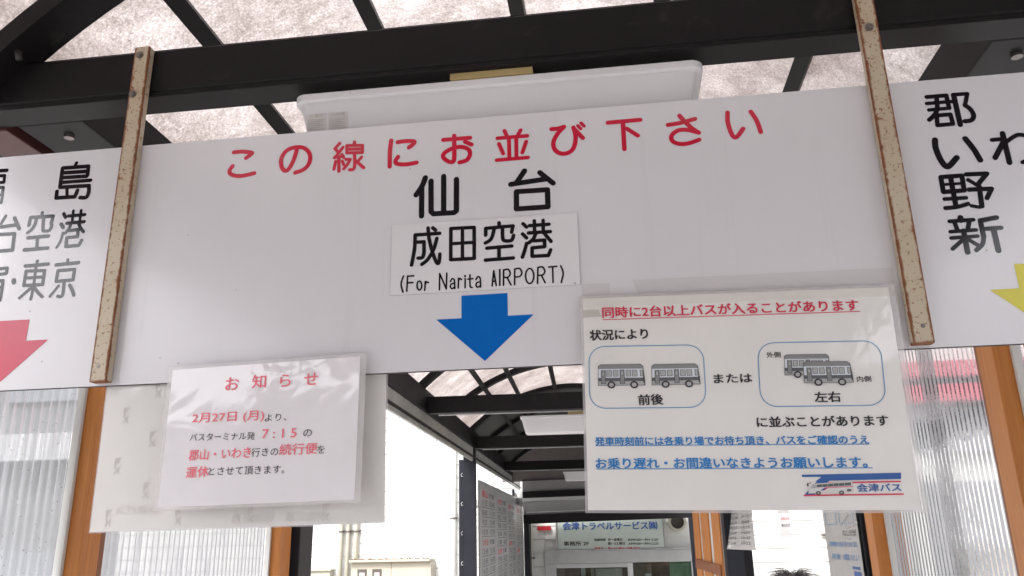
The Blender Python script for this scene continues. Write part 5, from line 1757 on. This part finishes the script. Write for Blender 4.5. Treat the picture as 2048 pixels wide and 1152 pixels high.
coat = [(0, 0, 0.80 * s, 0.165, 0.13), (0, 0, 1.05 * s, 0.145, 0.12), (0, 0, 1.28 * s, 0.16, 0.12), (0, 0, 1.40 * s, 0.125, 0.10), (0, 0, 1.445 * s, 0.07, 0.07),
        (0.17, 0, 1.375 * s, 0.07), (0.205, 0.02, 1.12 * s, 0.058), (0.213, -0.03, 0.93 * s, 0.045), (-0.17, 0, 1.375 * s, 0.07), (-0.205, 0.02, 1.12 * s, 0.058), (-0.213, -0.03, 0.93 * s, 0.045)]
skin_body('coat', coat, [(0, 1), (1, 2), (2, 3), (3, 4), (3, 5), (5, 6), (6, 7), (3, 8), (8, 9), (9, 10)], 'coat_cloth', pr_)
tr_ = [(0, 0, 0.88 * s, 0.13, 0.11), (0.095, 0, 0.78 * s, 0.09), (0.10, 0, 0.48 * s, 0.07), (0.10, 0.02, 0.12 * s, 0.058), (-0.095, 0, 0.78 * s, 0.09), (-0.10, 0, 0.48 * s, 0.07), (-0.10, 0.02, 0.12 * s, 0.058)]
skin_body('trousers', tr_, [(0, 1), (1, 2), (2, 3), (0, 4), (4, 5), (5, 6)], 'trouser_cloth', pr_)
HC = Vector((PX, PYY, TOP - 0.095))
m = MB()
bmesh.ops.create_uvsphere(m.bm, u_segments=24, v_segments=14, radius=1.0)
for v in m.bm.verts:
    d = v.co.copy()
    f_ = 1.0 + 0.05 * math.sin(d.x * 9 + d.y * 5) + 0.03 * math.sin(d.z * 13)
    v.co = HC + Vector((d.x * 0.094, d.y * 0.108 + 0.012, d.z * 0.104)) * f_
rnd = random.Random(21)
for k in range(1100):
    th = rnd.uniform(0, 2 * math.pi)
    ph = math.acos(rnd.uniform(-0.1, 1.0))
    d = Vector((math.sin(ph) * math.cos(th), math.sin(ph) * math.sin(th), math.cos(ph)))
    p = HC + Vector((d.x * 0.090, d.y * 0.106 + 0.012, d.z * 0.106))
    side = Vector((math.copysign(1, d.x + rnd.uniform(-0.2, 0.2)), rnd.uniform(-0.4, 0.4), 0))
    L0 = rnd.uniform(0.03, 0.075) * (1.0 + 0.7 * max(0, math.sin(th * 3 + 1)))
    pts = []
    for i in range(6):
        t = i / 5
        pts.append(p + d * (L0 * t * 0.55) + side * (L0 * 0.9 * t * t) + Vector((0, 0, L0 * (0.50 * t - 0.75 * t * t))))
    m.tube(pts, [0.0011, 0.0011, 0.0010, 0.0008, 0.0006, 0.0002], 3, cap=False)
m.build('hair', 'hair', pr_, smooth=True)
for sx_ in (-1, 1):
    m = MB()
    bmesh.ops.create_uvsphere(m.bm, u_segments=12, v_segments=8, radius=0.012)
    for v in m.bm.verts:
        v.co += Vector((PX + sx_ * 0.031, PYY - 0.088, TOP - 0.105))
    m.build('eye', 'print_black', pr_, smooth=True)
m = MB()
m.hexa([(PX - 0.016, PYY - 0.09, TOP - 0.155), (PX + 0.016, PYY - 0.09, TOP - 0.155), (PX + 0.008, PYY - 0.115, TOP - 0.15), (PX - 0.008, PYY - 0.115, TOP - 0.15)],
       [(PX - 0.006, PYY - 0.085, TOP - 0.105), (PX + 0.006, PYY - 0.085, TOP - 0.105), (PX + 0.004, PYY - 0.094, TOP - 0.105), (PX - 0.004, PYY - 0.094, TOP - 0.105)])
m.build('nose', 'skin', pr_, smooth=True)
